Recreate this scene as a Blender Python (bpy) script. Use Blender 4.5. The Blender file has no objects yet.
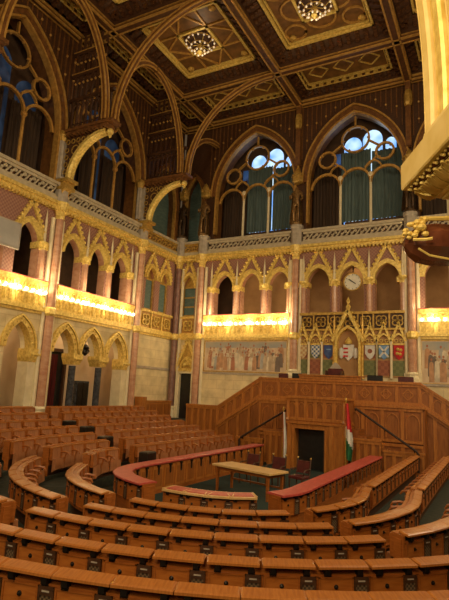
import bpy, bmesh, math, random
from mathutils import Matrix, Vector
random.seed(7)
R = math.radians
PI = math.pi
sc = bpy.context.scene
COL = sc.collection

# ------------------------------------------------------------------ materials
def new_mat(name):
    m = bpy.data.materials.new(name); m.use_nodes = True
    nt = m.node_tree
    return m, nt, nt.nodes['Principled BSDF']

def mat(name, c1, c2=None, scale=6.0, stretch=(1, 1, 1), rough=0.5, metal=0.0, bump=0.0, kind='noise', detail=4.0, lo=0.35, hi=0.65, emit=None, estr=0.0):
    m, nt, b = new_mat(name)
    b.inputs['Roughness'].default_value = rough
    b.inputs['Metallic'].default_value = metal
    if c2 is None:
        c2 = tuple(x * 0.8 for x in c1)
    tc = nt.nodes.new('ShaderNodeTexCoord'); mp = nt.nodes.new('ShaderNodeMapping')
    mp.inputs['Scale'].default_value = stretch
    nt.links.new(tc.outputs['Object'], mp.inputs['Vector'])
    if kind == 'voronoi':
        t = nt.nodes.new('ShaderNodeTexVoronoi'); t.inputs['Scale'].default_value = scale; out = t.outputs['Distance']
    elif kind == 'checker':
        t = nt.nodes.new('ShaderNodeTexChecker'); t.inputs['Scale'].default_value = scale; out = t.outputs['Fac']
    else:
        t = nt.nodes.new('ShaderNodeTexNoise'); t.inputs['Scale'].default_value = scale; t.inputs['Detail'].default_value = detail
        out = t.outputs['Fac']
    nt.links.new(mp.outputs['Vector'], t.inputs['Vector'])
    cr = nt.nodes.new('ShaderNodeValToRGB')
    cr.color_ramp.elements[0].position = lo; cr.color_ramp.elements[0].color = (*c1, 1)
    cr.color_ramp.elements[1].position = hi; cr.color_ramp.elements[1].color = (*c2, 1)
    nt.links.new(out, cr.inputs['Fac'])
    nt.links.new(cr.outputs['Color'], b.inputs['Base Color'])
    if bump:
        bp = nt.nodes.new('ShaderNodeBump'); bp.inputs['Strength'].default_value = bump; bp.inputs['Distance'].default_value = 0.03
        nt.links.new(out, bp.inputs['Height']); nt.links.new(bp.outputs['Normal'], b.inputs['Normal'])
    if emit:
        b.inputs['Emission Color'].default_value = (*emit, 1); b.inputs['Emission Strength'].default_value = estr
    return m

def brick_mat(name, c1, c2, mortar, scale, rough=0.7):
    m, nt, b = new_mat(name)
    b.inputs['Roughness'].default_value = rough
    tc = nt.nodes.new('ShaderNodeTexCoord')
    sx = nt.nodes.new('ShaderNodeSeparateXYZ'); cx = nt.nodes.new('ShaderNodeCombineXYZ'); ad = nt.nodes.new('ShaderNodeMath')
    nt.links.new(tc.outputs['Object'], sx.inputs[0])
    nt.links.new(sx.outputs['X'], ad.inputs[0]); nt.links.new(sx.outputs['Y'], ad.inputs[1])
    nt.links.new(ad.outputs[0], cx.inputs['X']); nt.links.new(sx.outputs['Z'], cx.inputs['Y'])
    t = nt.nodes.new('ShaderNodeTexBrick')
    t.inputs['Scale'].default_value = scale; t.inputs['Color1'].default_value = (*c1, 1); t.inputs['Color2'].default_value = (*c2, 1)
    t.inputs['Mortar'].default_value = (*mortar, 1); t.inputs['Mortar Size'].default_value = 0.012
    t.inputs['Brick Width'].default_value = 0.9; t.inputs['Row Height'].default_value = 0.42
    nt.links.new(cx.outputs[0], t.inputs['Vector'])
    n = nt.nodes.new('ShaderNodeTexNoise'); n.inputs['Scale'].default_value = 1.7; n.inputs['Detail'].default_value = 6
    nt.links.new(tc.outputs['Object'], n.inputs['Vector'])
    mx = nt.nodes.new('ShaderNodeMixRGB'); mx.blend_type = 'MULTIPLY'; mx.inputs['Fac'].default_value = 0.5
    nt.links.new(t.outputs['Color'], mx.inputs['Color1'])
    cr = nt.nodes.new('ShaderNodeValToRGB'); cr.color_ramp.elements[0].color = (0.45, 0.42, 0.36, 1); cr.color_ramp.elements[0].position = 0.3
    cr.color_ramp.elements[1].position = 0.65
    nt.links.new(n.outputs['Fac'], cr.inputs['Fac']); nt.links.new(cr.outputs['Color'], mx.inputs['Color2'])
    nt.links.new(mx.outputs['Color'], b.inputs['Base Color'])
    return m

def emis(name, c, s):
    m, nt, b = new_mat(name)
    b.inputs['Base Color'].default_value = (*c, 1)
    b.inputs['Emission Color'].default_value = (*c, 1); b.inputs['Emission Strength'].default_value = s
    return m

def sky_pane(name, c1, c2, s):
    m, nt, b = new_mat(name)
    tc = nt.nodes.new('ShaderNodeTexCoord'); n = nt.nodes.new('ShaderNodeTexNoise'); n.inputs['Scale'].default_value = 0.9
    cr = nt.nodes.new('ShaderNodeValToRGB')
    cr.color_ramp.elements[0].color = (*c1, 1); cr.color_ramp.elements[0].position = 0.4
    cr.color_ramp.elements[1].color = (*c2, 1); cr.color_ramp.elements[1].position = 0.6
    nt.links.new(tc.outputs['Object'], n.inputs['Vector']); nt.links.new(n.outputs['Fac'], cr.inputs['Fac'])
    nt.links.new(cr.outputs['Color'], b.inputs['Emission Color']); b.inputs['Emission Strength'].default_value = s
    b.inputs['Base Color'].default_value = (0.02, 0.03, 0.05, 1); b.inputs['Roughness'].default_value = 0.15
    return m

M = {}
M['wood'] = mat('oak_orange', (0.29, 0.082, 0.013), (0.40, 0.125, 0.022), 5, (1, 1, 7), 0.38, bump=0.08)
M['wood_top'] = mat('oak_top', (0.36, 0.120, 0.022), (0.47, 0.175, 0.038), 7, (6, 1, 1), 0.32, bump=0.05)
M['wood_door'] = mat('oak_door', (0.36, 0.105, 0.016), (0.46, 0.15, 0.026), 6, (1, 1, 6), 0.36, bump=0.05)
M['wood_back'] = mat('oak_backrest', (0.31, 0.118, 0.045), (0.42, 0.175, 0.070), 5, (5, 1, 1), 0.45)
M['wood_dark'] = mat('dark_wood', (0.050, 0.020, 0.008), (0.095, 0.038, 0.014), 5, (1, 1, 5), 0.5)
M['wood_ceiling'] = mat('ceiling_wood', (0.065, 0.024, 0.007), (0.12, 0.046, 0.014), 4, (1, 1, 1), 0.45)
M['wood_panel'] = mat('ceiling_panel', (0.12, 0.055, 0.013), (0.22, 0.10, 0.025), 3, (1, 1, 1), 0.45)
M['wood_podium'] = mat('podium_oak', (0.36, 0.122, 0.020), (0.48, 0.182, 0.035), 4, (3, 3, 0.6), 0.38, bump=0.06)
M['wood_podium_d'] = mat('podium_oak_dark', (0.25, 0.078, 0.013), (0.34, 0.115, 0.022), 4, (3, 3, 0.6), 0.42)
M['wood_arch'] = mat('arch_wood', (0.12, 0.048, 0.014), (0.21, 0.088, 0.024), 5, (1, 1, 1), 0.4)
M['gold'] = mat('gold_leaf', (0.62, 0.42, 0.085), (0.92, 0.70, 0.21), 9, (1, 1, 1), 0.38, 0.2, 0.2)
M['gold_d'] = mat('dull_gold', (0.42, 0.25, 0.05), (0.64, 0.41, 0.10), 8, (1, 1, 1), 0.4, 0.4, 0.15)
M['gold_b'] = mat('gold_brown', (0.40, 0.205, 0.045), (0.58, 0.33, 0.08), 6, (1, 1, 1), 0.4, 0.2)
M['stone'] = brick_mat('ashlar', (0.86, 0.74, 0.45), (0.80, 0.67, 0.39), (0.70, 0.57, 0.33), 0.8)
M['stone_p'] = mat('pale_stone', (0.72, 0.62, 0.40), (0.84, 0.74, 0.50), 3, rough=0.6)
M['parapet'] = mat('parapet_stone', (0.44, 0.37, 0.25), (0.56, 0.48, 0.33), 4, rough=0.6)
M['stone_g'] = mat('grey_stone', (0.36, 0.31, 0.25), (0.50, 0.43, 0.34), 4, rough=0.65)
M['cream'] = mat('cream_plaster', (0.74, 0.57, 0.37), (0.64, 0.47, 0.30), 1.2, rough=0.8)
M['brownwall'] = mat('brown_wall', (0.44, 0.25, 0.105), (0.35, 0.185, 0.075), 1.5, rough=0.8)
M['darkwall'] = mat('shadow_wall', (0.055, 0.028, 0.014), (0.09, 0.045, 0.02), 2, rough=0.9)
M['mauve'] = mat('mauve_diaper', (0.27, 0.125, 0.095), (0.37, 0.20, 0.14), 11, kind='checker', rough=0.7)
M['marble'] = mat('pink_marble', (0.46, 0.22, 0.13), (0.60, 0.36, 0.23), 3, (1, 1, 2.0), 0.25, lo=0.3, hi=0.7)
M['marble_d'] = mat('dark_marble', (0.03, 0.035, 0.045), (0.08, 0.085, 0.10), 6, rough=0.25)
M['marble_v'] = mat('violet_marble', (0.20, 0.10, 0.085), (0.31, 0.17, 0.13), 4, rough=0.3)
M['stone_gold'] = mat('golden_stone', (0.70, 0.50, 0.16), (0.80, 0.60, 0.24), 6, rough=0.45)
M['redmarble'] = mat('dark_red_marble', (0.085, 0.022, 0.010), (0.19, 0.06, 0.026), 7, rough=0.22)
M['red'] = mat('red_leather', (0.42, 0.055, 0.045), (0.54, 0.09, 0.07), 9, rough=0.42, bump=0.05)
M['redchair'] = mat('dark_red_leather', (0.07, 0.010, 0.010), (0.11, 0.016, 0.015), 8, rough=0.4)
M['redcurtain'] = mat('crimson_curtain', (0.17, 0.014, 0.014), (0.09, 0.008, 0.008), 3, (4, 4, 0.3), 0.8)
M['teal'] = mat('teal_curtain', (0.065, 0.105, 0.105), (0.12, 0.17, 0.165), 3, (5, 5, 0.3), 0.8)
M['teal_l'] = mat('teal_panel', (0.075, 0.13, 0.12), (0.12, 0.185, 0.165), 3, (1, 1, 3), 0.6)
M['browncurtain'] = mat('brown_curtain', (0.062, 0.033, 0.016), (0.032, 0.018, 0.010), 3, (4, 4, 0.3), 0.85)
M['rail_brown'] = mat('rail_brown', (0.022, 0.009, 0.005), (0.035, 0.014, 0.008), 6, rough=0.7)
M['black'] = mat('black', (0.008, 0.007, 0.006), (0.016, 0.013, 0.011), 6, rough=0.4)
M['iron'] = mat('dark_iron', (0.02, 0.015, 0.012), (0.035, 0.026, 0.02), 9, rough=0.35, metal=0.5)
M['carpet'] = mat('green_carpet', (0.008, 0.024, 0.020), (0.018, 0.042, 0.034), 30, rough=0.95)
M['terrace'] = mat('terrace_boards', (0.020, 0.026, 0.016), (0.040, 0.040, 0.024), 9, rough=0.9)
M['mesh'] = mat('grille_mesh', (0.055, 0.035, 0.02), (0.20, 0.13, 0.07), 42, kind='checker', rough=0.5)
M['white'] = mat('white_cloth', (0.75, 0.74, 0.70), (0.62, 0.60, 0.56), 5, rough=0.8)
M['flagred'] = mat('flag_red', (0.60, 0.03, 0.035), (0.45, 0.02, 0.025), 5, rough=0.8)
M['flaggreen'] = mat('flag_green', (0.02, 0.16, 0.06), (0.015, 0.10, 0.04), 5, rough=0.8)
M['bronze'] = mat('bronze', (0.16, 0.085, 0.03), (0.34, 0.20, 0.07), 9, rough=0.35, metal=0.5)
M['bronze_d'] = mat('dark_bronze', (0.05, 0.027, 0.013), (0.11, 0.06, 0.024), 9, rough=0.4, metal=0.5)
M['grey'] = mat('grey_board', (0.36, 0.35, 0.33), (0.42, 0.40, 0.37), 2, rough=0.6)
M['dial'] = mat('clock_dial', (0.68, 0.66, 0.55), (0.76, 0.73, 0.62), 4, rough=0.5)
M['tabletop'] = mat('table_oak', (0.62, 0.38, 0.14), (0.72, 0.47, 0.20), 5, (1, 6, 1), 0.3)
M['bulb'] = emis('warm_bulb', (1.0, 0.80, 0.45), 9)
M['relief_highlight'] = mat('relief_highlight', (0.80, 0.72, 0.50), (0.9, 0.84, 0.64), 6, rough=0.5)  # pale colour standing in for highlights on the balustrade relief
M['bulb_s'] = emis('small_bulb', (1.0, 0.86, 0.66), .24)
M['lens'] = emis('lit_opal', (1.0, 0.66, 0.22), 2.2)
M['sky'] = sky_pane('daylight_pane', (0.16, 0.42, 1.0), (0.62, 0.84, 1.0), 1.25)
M['sky_blue'] = sky_pane('blue_pane', (0.02, 0.06, 0.16), (0.06, 0.14, 0.34), 0.55)
M['sky_dark'] = sky_pane('dusk_pane', (0.010, 0.02, 0.04), (0.04, 0.07, 0.12), 0.45)
M['shield_cream'] = mat('shield_cream', (0.62, 0.52, 0.30), (0.50, 0.30, 0.14), 8, kind='checker', rough=0.5)
M['shield_check'] = mat('shield_check', (0.70, 0.70, 0.66), (0.10, 0.16, 0.30), 9, kind='checker', rough=0.5)
M['shield_blue'] = mat('shield_blue', (0.03, 0.06, 0.22), (0.05, 0.10, 0.30), 6, rough=0.5)
M['shield_lightblue'] = mat('shield_lightblue', (0.14, 0.28, 0.52), (0.20, 0.36, 0.60), 6, rough=0.5)
M['nichered'] = mat('niche_red', (0.36, 0.13, 0.07), (0.28, 0.09, 0.05), 6, kind='checker', rough=0.7)
M['nichegreen'] = mat('niche_green', (0.15, 0.17, 0.07), (0.20, 0.21, 0.09), 6, kind='checker', rough=0.7)
for i, c in enumerate([(0.60, 0.46, 0.31), (0.50, 0.22, 0.13), (0.22, 0.17, 0.14), (0.76, 0.66, 0.49), (0.60, 0.34, 0.19), (0.45, 0.45, 0.43)]):
    M['fresco%d' % i] = mat('fresco_pigment_%d' % i, c, tuple(x * 0.7 for x in c), 5, (1, 1, 0.6), 0.9)
M['fresco_ground'] = mat('fresco_ground', (0.74, 0.60, 0.42), (0.58, 0.44, 0.30), 2.5, (1.4, 1.4, 0.6), 0.9)
M['fresco_sky'] = mat('fresco_sky', (0.34, 0.38, 0.40), (0.50, 0.45, 0.36), 1.5, rough=0.9)

# ------------------------------------------------------------------ mesh builder
class MB:
    def __init__(s): s.v, s.f, s.m, s.M = [], [], [], Matrix.Identity(4)
    def add(s, vs, fs, mi=0):
        o = len(s.v)
        s.v += [s.M @ Vector(p) for p in vs]
        s.f += [tuple(i + o for i in f) for f in fs]; s.m += [mi] * len(fs)
        return s
    def box(s, x0, x1, y0, y1, z0, z1, mi=0):
        return s.add([(x0, y0, z0), (x1, y0, z0), (x1, y1, z0), (x0, y1, z0), (x0, y0, z1), (x1, y0, z1), (x1, y1, z1), (x0, y1, z1)],
                     [(0, 3, 2, 1), (4, 5, 6, 7), (0, 1, 5, 4), (1, 2, 6, 5), (2, 3, 7, 6), (3, 0, 4, 7)], mi)
    def bbox(s, x0, x1, y0, y1, z0, z1, c, mi=0):
        # box with chamfered upper edges
        return s.loft([[(x0, y0, z0), (x1, y0, z0), (x1, y1, z0), (x0, y1, z0)], [(x0, y0, z1 - c), (x1, y0, z1 - c), (x1, y1, z1 - c), (x0, y1, z1 - c)],
                       [(x0 + c, y0 + c, z1), (x1 - c, y0 + c, z1), (x1 - c, y1 - c, z1), (x0 + c, y1 - c, z1)]], mi)
    def loft(s, rings, mi=0, caps=True, closed=True):
        n = len(rings[0]); vs = [p for r in rings for p in r]; fs = []
        for k in range(len(rings) - 1):
            for i in range(n if closed else n - 1):
                j = (i + 1) % n
                fs.append((k * n + i, k * n + j, (k + 1) * n + j, (k + 1) * n + i))
        if caps:
            fs.append(tuple(range(n - 1, -1, -1))); fs.append(tuple((len(rings) - 1) * n + i for i in range(n)))
        return s.add(vs, fs, mi)
    def lathe(s, prof, c=(0, 0, 0), n=10, mi=0, a0=0.0):
        return s.loft([[(c[0] + r * math.cos(a0 + 2 * PI * i / n), c[1] + r * math.sin(a0 + 2 * PI * i / n), c[2] + z) for i in range(n)] for r, z in prof], mi)
    def sphere(s, c, r, n=8, k=5, mi=0, sz=1.0):
        return s.lathe([(max(1e-3, r * math.sin(PI * i / k)), -r * sz * math.cos(PI * i / k)) for i in range(k + 1)], c, n, mi)
    def tube(s, pts, r, n=6, mi=0):
        pts = [Vector(p) for p in pts]; rings = []
        for i, p in enumerate(pts):
            t = (pts[min(i + 1, len(pts) - 1)] - pts[max(i - 1, 0)]).normalized()
            up = Vector((0, 0, 1)) if abs(t.z) < 0.95 else Vector((1, 0, 0))
            a = t.cross(up).normalized(); b = t.cross(a)
            rr = r[i] if isinstance(r, (list, tuple)) else r
            rings.append([p + (a * math.cos(2 * PI * q / n) + b * math.sin(2 * PI * q / n)) * rr for q in range(n)])
        return s.loft(rings, mi)
    def sweep(s, pts, side, prof, mi=0):
        # profile (a along SIDE, b across) carried along a planar path; SIDE is the constant direction normal to the plane
        pts = [Vector(p) for p in pts]; side = Vector(side); rings = []
        for i, p in enumerate(pts):
            t = (pts[min(i + 1, len(pts) - 1)] - pts[max(i - 1, 0)]).normalized()
            nrm = side.cross(t).normalized()
            rings.append([p + side * a + nrm * b for a, b in prof])
        return s.loft(rings, mi)
    def poly(s, pts2, n0, n1, mi=0):
        # polygon in (u, z) extruded between n0 and n1
        return s.loft([[(u, n0, z) for u, z in pts2], [(u, n1, z) for u, z in pts2]], mi)
    def mesh(s, name, mats):
        me = bpy.data.meshes.new(name)
        me.from_pydata([tuple(p) for p in s.v], [], s.f)
        for m in mats: me.materials.append(M[m])
        me.polygons.foreach_set('material_index', s.m)
        bm = bmesh.new(); bm.from_mesh(me); bmesh.ops.recalc_face_normals(bm, faces=bm.faces); bm.to_mesh(me); bm.free()
        me.update(); return me

def smooth(o):
    for p in o.data.polygons: p.use_smooth = True

def thing(name, label, cat, loc=(0, 0, 0), group=None, kind=None):
    o = bpy.data.objects.new(name, None); COL.objects.link(o); o.location = loc; o.empty_display_size = 0.2
    if label: o['label'] = label
    if cat: o['category'] = cat
    if group: o['group'] = group
    if kind: o['kind'] = kind
    return o
ORIG = {}
def base(o):
    p = o; v = Vector((0, 0, 0))
    while p is not None: v += p.location; p = p.parent
    return v
def part(name, mb, mats, parent=None, label=None, sm=False):
    """world-space geometry -> one mesh object under parent"""
    if isinstance(mats, str): mats = [mats]
    off = base(parent) if parent else Vector((0, 0, 0))
    mb.v = [p - off for p in mb.v]
    o = bpy.data.objects.new(name, mb.mesh(name, mats)); COL.objects.link(o); o.parent = parent
    if label: o['label'] = label
    if sm: smooth(o)
    return o
def solo(name, mb, mats, label, cat, loc, group=None):
    if isinstance(mats, str): mats = [mats]
    off = Vector(loc); mb.v = [p - off for p in mb.v]
    o = bpy.data.objects.new(name, mb.mesh(name, mats)); COL.objects.link(o); o.location = loc
    o['label'] = label; o['category'] = cat
    if group: o['group'] = group
    return o
def struct(name, mb=None, mats=None):
    if mb is None:
        return thing(name, None, None, kind='structure')
    o = part(name, mb, mats); o['kind'] = 'structure'; return o

# ------------------------------------------------------------------ wall frames and gothic helpers
XL, YB = -11.25, 26.5
FL = Matrix(((0, 1, 0, XL), (1, 0, 0, 0), (0, 0, 1, 0), (0, 0, 0, 1)))       # (u,n,z) -> (XL+n, u, z)
FB = Matrix(((1, 0, 0, 0), (0, -1, 0, YB), (0, 0, 1, 0), (0, 0, 0, 1)))      # (u,n,z) -> (u, YB-n, z)
def mbF(F):
    m = MB(); m.M = F; return m
def W(F, u, n, z): return F @ Vector((u, n, z))

def arch(w, h, n=8):
    """pointed (or round) arch from (-w,0) over (0,h) to (w,0)"""
    if h < w:
        L = [(-w * math.cos(PI / 2 * i / n), h * math.sin(PI / 2 * i / n)) for i in range(n + 1)]; L[-1] = (0, h)
        return L + [(-x, z) for x, z in reversed(L[:-1])]
    r = (w * w + h * h) / (2 * w); a1 = math.atan2(h, r - w)
    L = [(r - w - r * math.cos(a1 * i / n), r * math.sin(a1 * i / n)) for i in range(n + 1)]
    L[-1] = (0, h)
    return L + [(-x, z) for x, z in reversed(L[:-1])]

def arch_band(mb, uc, zs, w, h, t, n0, n1, mi=0, legs=0.0, n=8, steps=None):
    inner = [(uc + x, zs + z) for x, z in arch(w, h, n)]; outer = [(uc + x, zs + z) for x, z in arch(w + t, h + t * 1.15, n)]
    if legs:
        inner = [(inner[0][0], zs - legs)] + inner + [(inner[-1][0], zs - legs)]
        outer = [(outer[0][0], zs - legs)] + outer + [(outer[-1][0], zs - legs)]
    rings = [[(a[0], n0, a[1]), (a[0], n1, a[1]), (b[0], n1, b[1]), (b[0], n0, b[1])] for a, b in zip(inner, outer)]
    mb.loft(rings, mi)

def ring(mb, uc, zc, r, t, n0, n1, mi=0, n=14):
    rings = []
    for i in range(n + 1):
        a = 2 * PI * i / n; c, s_ = math.cos(a), math.sin(a)
        rings.append([(uc + r * c, n0, zc + r * s_), (uc + r * c, n1, zc + r * s_), (uc + (r + t) * c, n1, zc + (r + t) * s_), (uc + (r + t) * c, n0, zc + (r + t) * s_)])
    mb.loft(rings, mi, caps=False)

def bar(mb, a, b, w, n0, n1, mi=0):
    """bar between two (u,z) points, width w, between depths n0, n1"""
    dx, dz = b[0] - a[0], b[1] - a[1]; L = math.hypot(dx, dz); px, pz = -dz / L * w / 2, dx / L * w / 2
    mb.poly([(a[0] + px, a[1] + pz), (b[0] + px, b[1] + pz), (b[0] - px, b[1] - pz), (a[0] - px, a[1] - pz)], n0, n1, mi)

def arch_wall(mb, u0, u1, z0, z1, ops, depth, n0=0.0, mi=0, mr=1, na=8, sill=True):
    """wall face with pointed openings (uc, w, zb, zs, za) and their reveals"""
    u = u0
    def q(a, b, c, d, m): mb.add([a, b, c, d], [(0, 1, 2, 3)], m)
    for uc, w, zb, zs, za in sorted(ops):
        q((u, n0, z0), (uc - w, n0, z0), (uc - w, n0, z1), (u, n0, z1), mi)
        pts = [(uc + x, zs + z) for x, z in arch(w, za - zs, na)]
        for a, b in zip(pts, pts[1:]):
            q((a[0], n0, a[1]), (b[0], n0, b[1]), (b[0], n0, z1), (a[0], n0, z1), mi)
        if zb > z0: q((uc - w, n0, z0), (uc + w, n0, z0), (uc + w, n0, zb), (uc - w, n0, zb), mi)
        loop = [(uc - w, zb)] + pts + [(uc + w, zb)]
        for a, b in zip(loop, loop[1:]):
            q((a[0], n0, a[1]), (b[0], n0, b[1]), (b[0], n0 - depth, b[1]), (a[0], n0 - depth, a[1]), mr)
        if sill: q((uc - w, n0, zb), (uc + w, n0, zb), (uc + w, n0 - depth, zb), (uc - w, n0 - depth, zb), mr)
        u = uc + w
    q((u, n0, z0), (u1, n0, z0), (u1, n0, z1), (u, n0, z1), mi)

def crocket(mb, u, n, z, r, mi=0):
    mb.lathe([(0.001, -r), (r, 0), (0.001, r * 1.3)], (u, n, z), 5, mi)

# ------------------------------------------------------------------ camera
cam_d = bpy.data.cameras.new('camera'); cam = bpy.data.objects.new('camera', cam_d); COL.objects.link(cam)
f_px, yaw, pitch, roll = 504.64, 0.498600, 0.176117, 0.0490835
fw = Vector((-math.sin(yaw) * math.cos(pitch), math.cos(yaw) * math.cos(pitch), math.sin(pitch)))
r0 = Vector((math.cos(yaw), math.sin(yaw), 0)); u0 = r0.cross(fw)
rr = r0 * math.cos(roll) + u0 * math.sin(roll); uu = -r0 * math.sin(roll) + u0 * math.cos(roll)
CAM = Vector((6.75, 0, 3.1))
cam.matrix_world = Matrix(((rr.x, uu.x, -fw.x, CAM.x), (rr.y, uu.y, -fw.y, CAM.y), (rr.z, uu.z, -fw.z, CAM.z), (0, 0, 0, 1)))
cam_d.sensor_fit = 'VERTICAL'; cam_d.sensor_height = 24.0; cam_d.lens = f_px / 600 * 24.0
cam_d.clip_start = 0.05; cam_d.clip_end = 200
sc.camera = cam
sc.view_settings.view_transform = 'Standard'
sc.view_settings.look = 'None'

# ------------------------------------------------------------------ levels
Z_H2, Z_RAIL, Z_CAP, Z_GAP, Z_H1 = 6.35, 7.5, 9.2, 10.05, 11.2
Z_SILL, Z_SPR, Z_APX, Z_CEIL = 12.25, 14.85, 19.2, 20.9
PIER_L = [10.0, 16.2, 22.5]
GAL_L = [[11.1, 12.9, 14.7], [17.35, 19.15, 20.95]]
GAL_B = {'w': [-7.75, -5.95, -4.15], 'm': [-1.8, 0.05, 1.9], 'e': [4.35, 6.15, 7.95]}
LOW_L = [11.0, 12.9, 14.8, 17.4, 19.2, 21.1]

# ================================================================== SETTING
def battens(F, u0, u1, centres, w, spr, parent):
    m = mbF(F); n = int((u1 - u0) / .28)
    for i in range(n + 1):
        u = u0 + (u1 - u0) * i / n; z = spr
        for c in centres:
            if abs(u - c) < w + .5:
                x = abs(u - c) / (w + .5); z = max(z, spr + (Z_APX - spr + .55) * math.sqrt(max(0, 1 - x ** 1.7)))
        if z < 20.0: m.box(u - .03, u + .03, -.1, -.05, z, 20.1, 0)
        if i % 2 and z < 19.6: m.sphere((u, -.05, max(z + .25, 18.9)), .07, 6, 4, 1)
        if i % 2 and z < 18.0: m.sphere((u, -.05, 17.9), .07, 6, 4, 1)
    part('batten', m, ['wood_arch', 'gold_b'], parent)
def build_setting():
    m = MB(); m.box(-17, 14, -4, 31, -0.2, 0.0); struct('floor', m, 'carpet')
    wl = struct('wall_left')
    # ground arcade
    m = mbF(FL)
    ops = [(u, 0.66, 1.25, 4.45, 5.6) for u in LOW_L]
    arch_wall(m, -1, 16.2, 0.0, Z_H2, ops[:3], 0.62, 0, 0, 1)
    arch_wall(m, 16.2, 22.5, 4.45, Z_H2, [(u, w, 4.45, a, b) for u, w, z, a, b in ops[3:]], 0.62, 0, 0, 1, 8, False)
    for a, b in ((16.2, 16.74), (21.76, 22.5)): m.box(a, b, -.62, 0, 0, 4.45, 0)
    for a, b in ((18.06, 18.54), (19.86, 20.44)): m.box(a, b, -.62, 0, 4.43, 4.46, 1)
    m.box(16.2, 22.5, -.62, 0, 0, 1.25, 0)
    m.add([(22.5, 0, 0), (26.5, 0, 0), (26.5, 0, Z_H2), (22.5, 0, Z_H2)], [(0, 1, 2, 3)], 0)
    part('arcade_wall', m, ['stone', 'stone_p'], wl)
    # corridor behind the arcade
    m = mbF(FL)
    m.box(5, 23.2, -1.8, -1.7, 1.0, Z_H2, 0); m.box(5, 23.2, -1.8, -0.0, 0.9, 1.25, 1); m.box(5, 23.2, -1.8, -0.62, 6.2, 6.34, 0); m.box(23.1, 23.2, -1.8, -.62, 1.0, 6.3, 0)
    part('corridor', m, ['cream', 'terrace'], wl)
    # gallery storey
    m = mbF(FL)
    ops = [(u, 0.62, Z_RAIL, Z_CAP, Z_GAP) for b in GAL_L for u in b]
    arch_wall(m, -1, 22.5, Z_H2, Z_H1, ops, 0.5, 0, 0, 1)
    arch_wall(m, 22.5, 26.5, Z_H2, Z_H1, [(23.75, 0.46, 7.5, 9.4, 10.1), (25.15, 0.46, 7.5, 9.4, 10.1)], 0.3, 0, 0, 1)
    part('gallery_wall', m, ['mauve', 'marble'], wl)
    m = mbF(FL); m.box(5, 22.5, -2.6, -2.5, Z_H2, Z_H1, 0); m.box(5, 22.5, -2.6, -0.1, Z_H2, 6.6, 0); m.box(22.5, 26.5, -0.4, -0.3, Z_H2, Z_H1, 1)
    for u in (16.2, 22.4): m.box(u - .15, u + .15, -2.5, -.5, Z_H2, Z_H1, 0)
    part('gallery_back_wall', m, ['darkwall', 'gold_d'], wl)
    # window storey
    m = mbF(FL)
    ops = [(13.1, 2.7, Z_SILL, Z_SPR, Z_APX), (19.35, 2.7, Z_SILL, Z_SPR, Z_APX), (24.6, 1.35, Z_SILL, 14.6, 17.0)]
    arch_wall(m, -1, 26.5, Z_H1, Z_CEIL, ops, 1.0, -0.1, 0, 1, 12)
    part('window_wall', m, ['wood_dark', 'wood_arch'], wl)
    battens(FL, 9.8, 22.8, (13.1, 19.35), 2.7, Z_SPR, wl)
    # mouldings
    m = mbF(FL)
    for z0, z1, n, mi in ((Z_H2 - 0.32, Z_H2 - 0.2, 0.10, 0), (Z_H2 - 0.2, Z_H2, 0.2, 0), (Z_H1 - 0.12, Z_H1 + 0.05, 0.2, 0), (Z_H1 + 0.05, Z_H1 + 0.2, 0.32, 0), (Z_H1 + 0.2, Z_H1 + 0.42, 0.2, 1), (Z_SILL - .06, Z_SILL + .08, 0.22, 1)):
        m.box(-1, 26.5, -0.1, n, z0, z1, mi)
    for i in range(90):
        u = 8.2 + i * 0.2; m.box(u, u + 0.1, 0, 0.26, Z_H1 - 0.22, Z_H1 - 0.08, 0)
    m.box(22.5, 26.4, 0, 0.06, 4.1, 4.24, 2)
    part('cornice', m, ['gold', 'parapet', 'stone_g'], wl)

    wb = struct('wall_back')
    m = mbF(FB)
    arch_wall(m, -11.25, 12, 0.0, Z_H2, [(-9.98, 0.56, 0.0, 3.96, 4.0)], 0.9, 0, 0, 1, 2)
    part('stone_wall', m, ['stone', 'stone_p'], wb)
    m = mbF(FB)
    ops = [(u, 0.65, Z_RAIL, Z_CAP, Z_GAP) for k in GAL_B for u in GAL_B[k]] + [(-10.28, 0.48, 7.5, 9.3, 10.15)]
    arch_wall(m, -11.25, 12, Z_H2, Z_H1, ops, 0.5, 0, 0, 1)
    part('gallery_wall', m, ['mauve', 'marble'], wb)
    m = mbF(FB); m.box(-9.3, 12, -2.3, -2.2, Z_H2, Z_H1, 0); m.box(-9.3, 12, -2.3, -0.1, Z_H2, 6.6, 0); m.box(-11.25, -9.3, -0.4, -0.3, Z_H2, Z_H1, 1)
    m.box(-9.4, -9.3, -2.3, -.5, Z_H2, Z_H1, 0); m.box(-9.3, -7.5, -2.15, -2.0, Z_H2, Z_H1, 2)
    part('gallery_back_wall', m, ['brownwall', 'gold_d', 'darkwall'], wb)
    m = mbF(FB)
    ops = [(-5.98, 2.74, Z_SILL, Z_SPR + .4, Z_APX), (0.14, 2.74, Z_SILL, Z_SPR + .4, Z_APX), (6.25, 2.74, Z_SILL, Z_SPR + .4, Z_APX), (-10.3, 0.72, Z_SILL, 15.4, 16.9)]
    arch_wall(m, -11.25, 12, Z_H1, Z_CEIL, ops, 0.9, -0.1, 0, 1, 12)
    part('window_wall', m, ['wood_dark', 'wood_arch'], wb)
    battens(FB, -9.2, 9.0, (-5.98, .14, 6.25), 2.74, Z_SPR + .4, wb)
    m = mbF(FB)
    for z0, z1, n, mi in ((Z_H2 - 0.32, Z_H2 - 0.2, 0.10, 0), (Z_H2 - 0.2, Z_H2, 0.2, 0)):
        m.box(-11.25, -3.1, -0.1, n, z0, z1, mi); m.box(3.1, 12, -0.1, n, z0, z1, mi)
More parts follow.
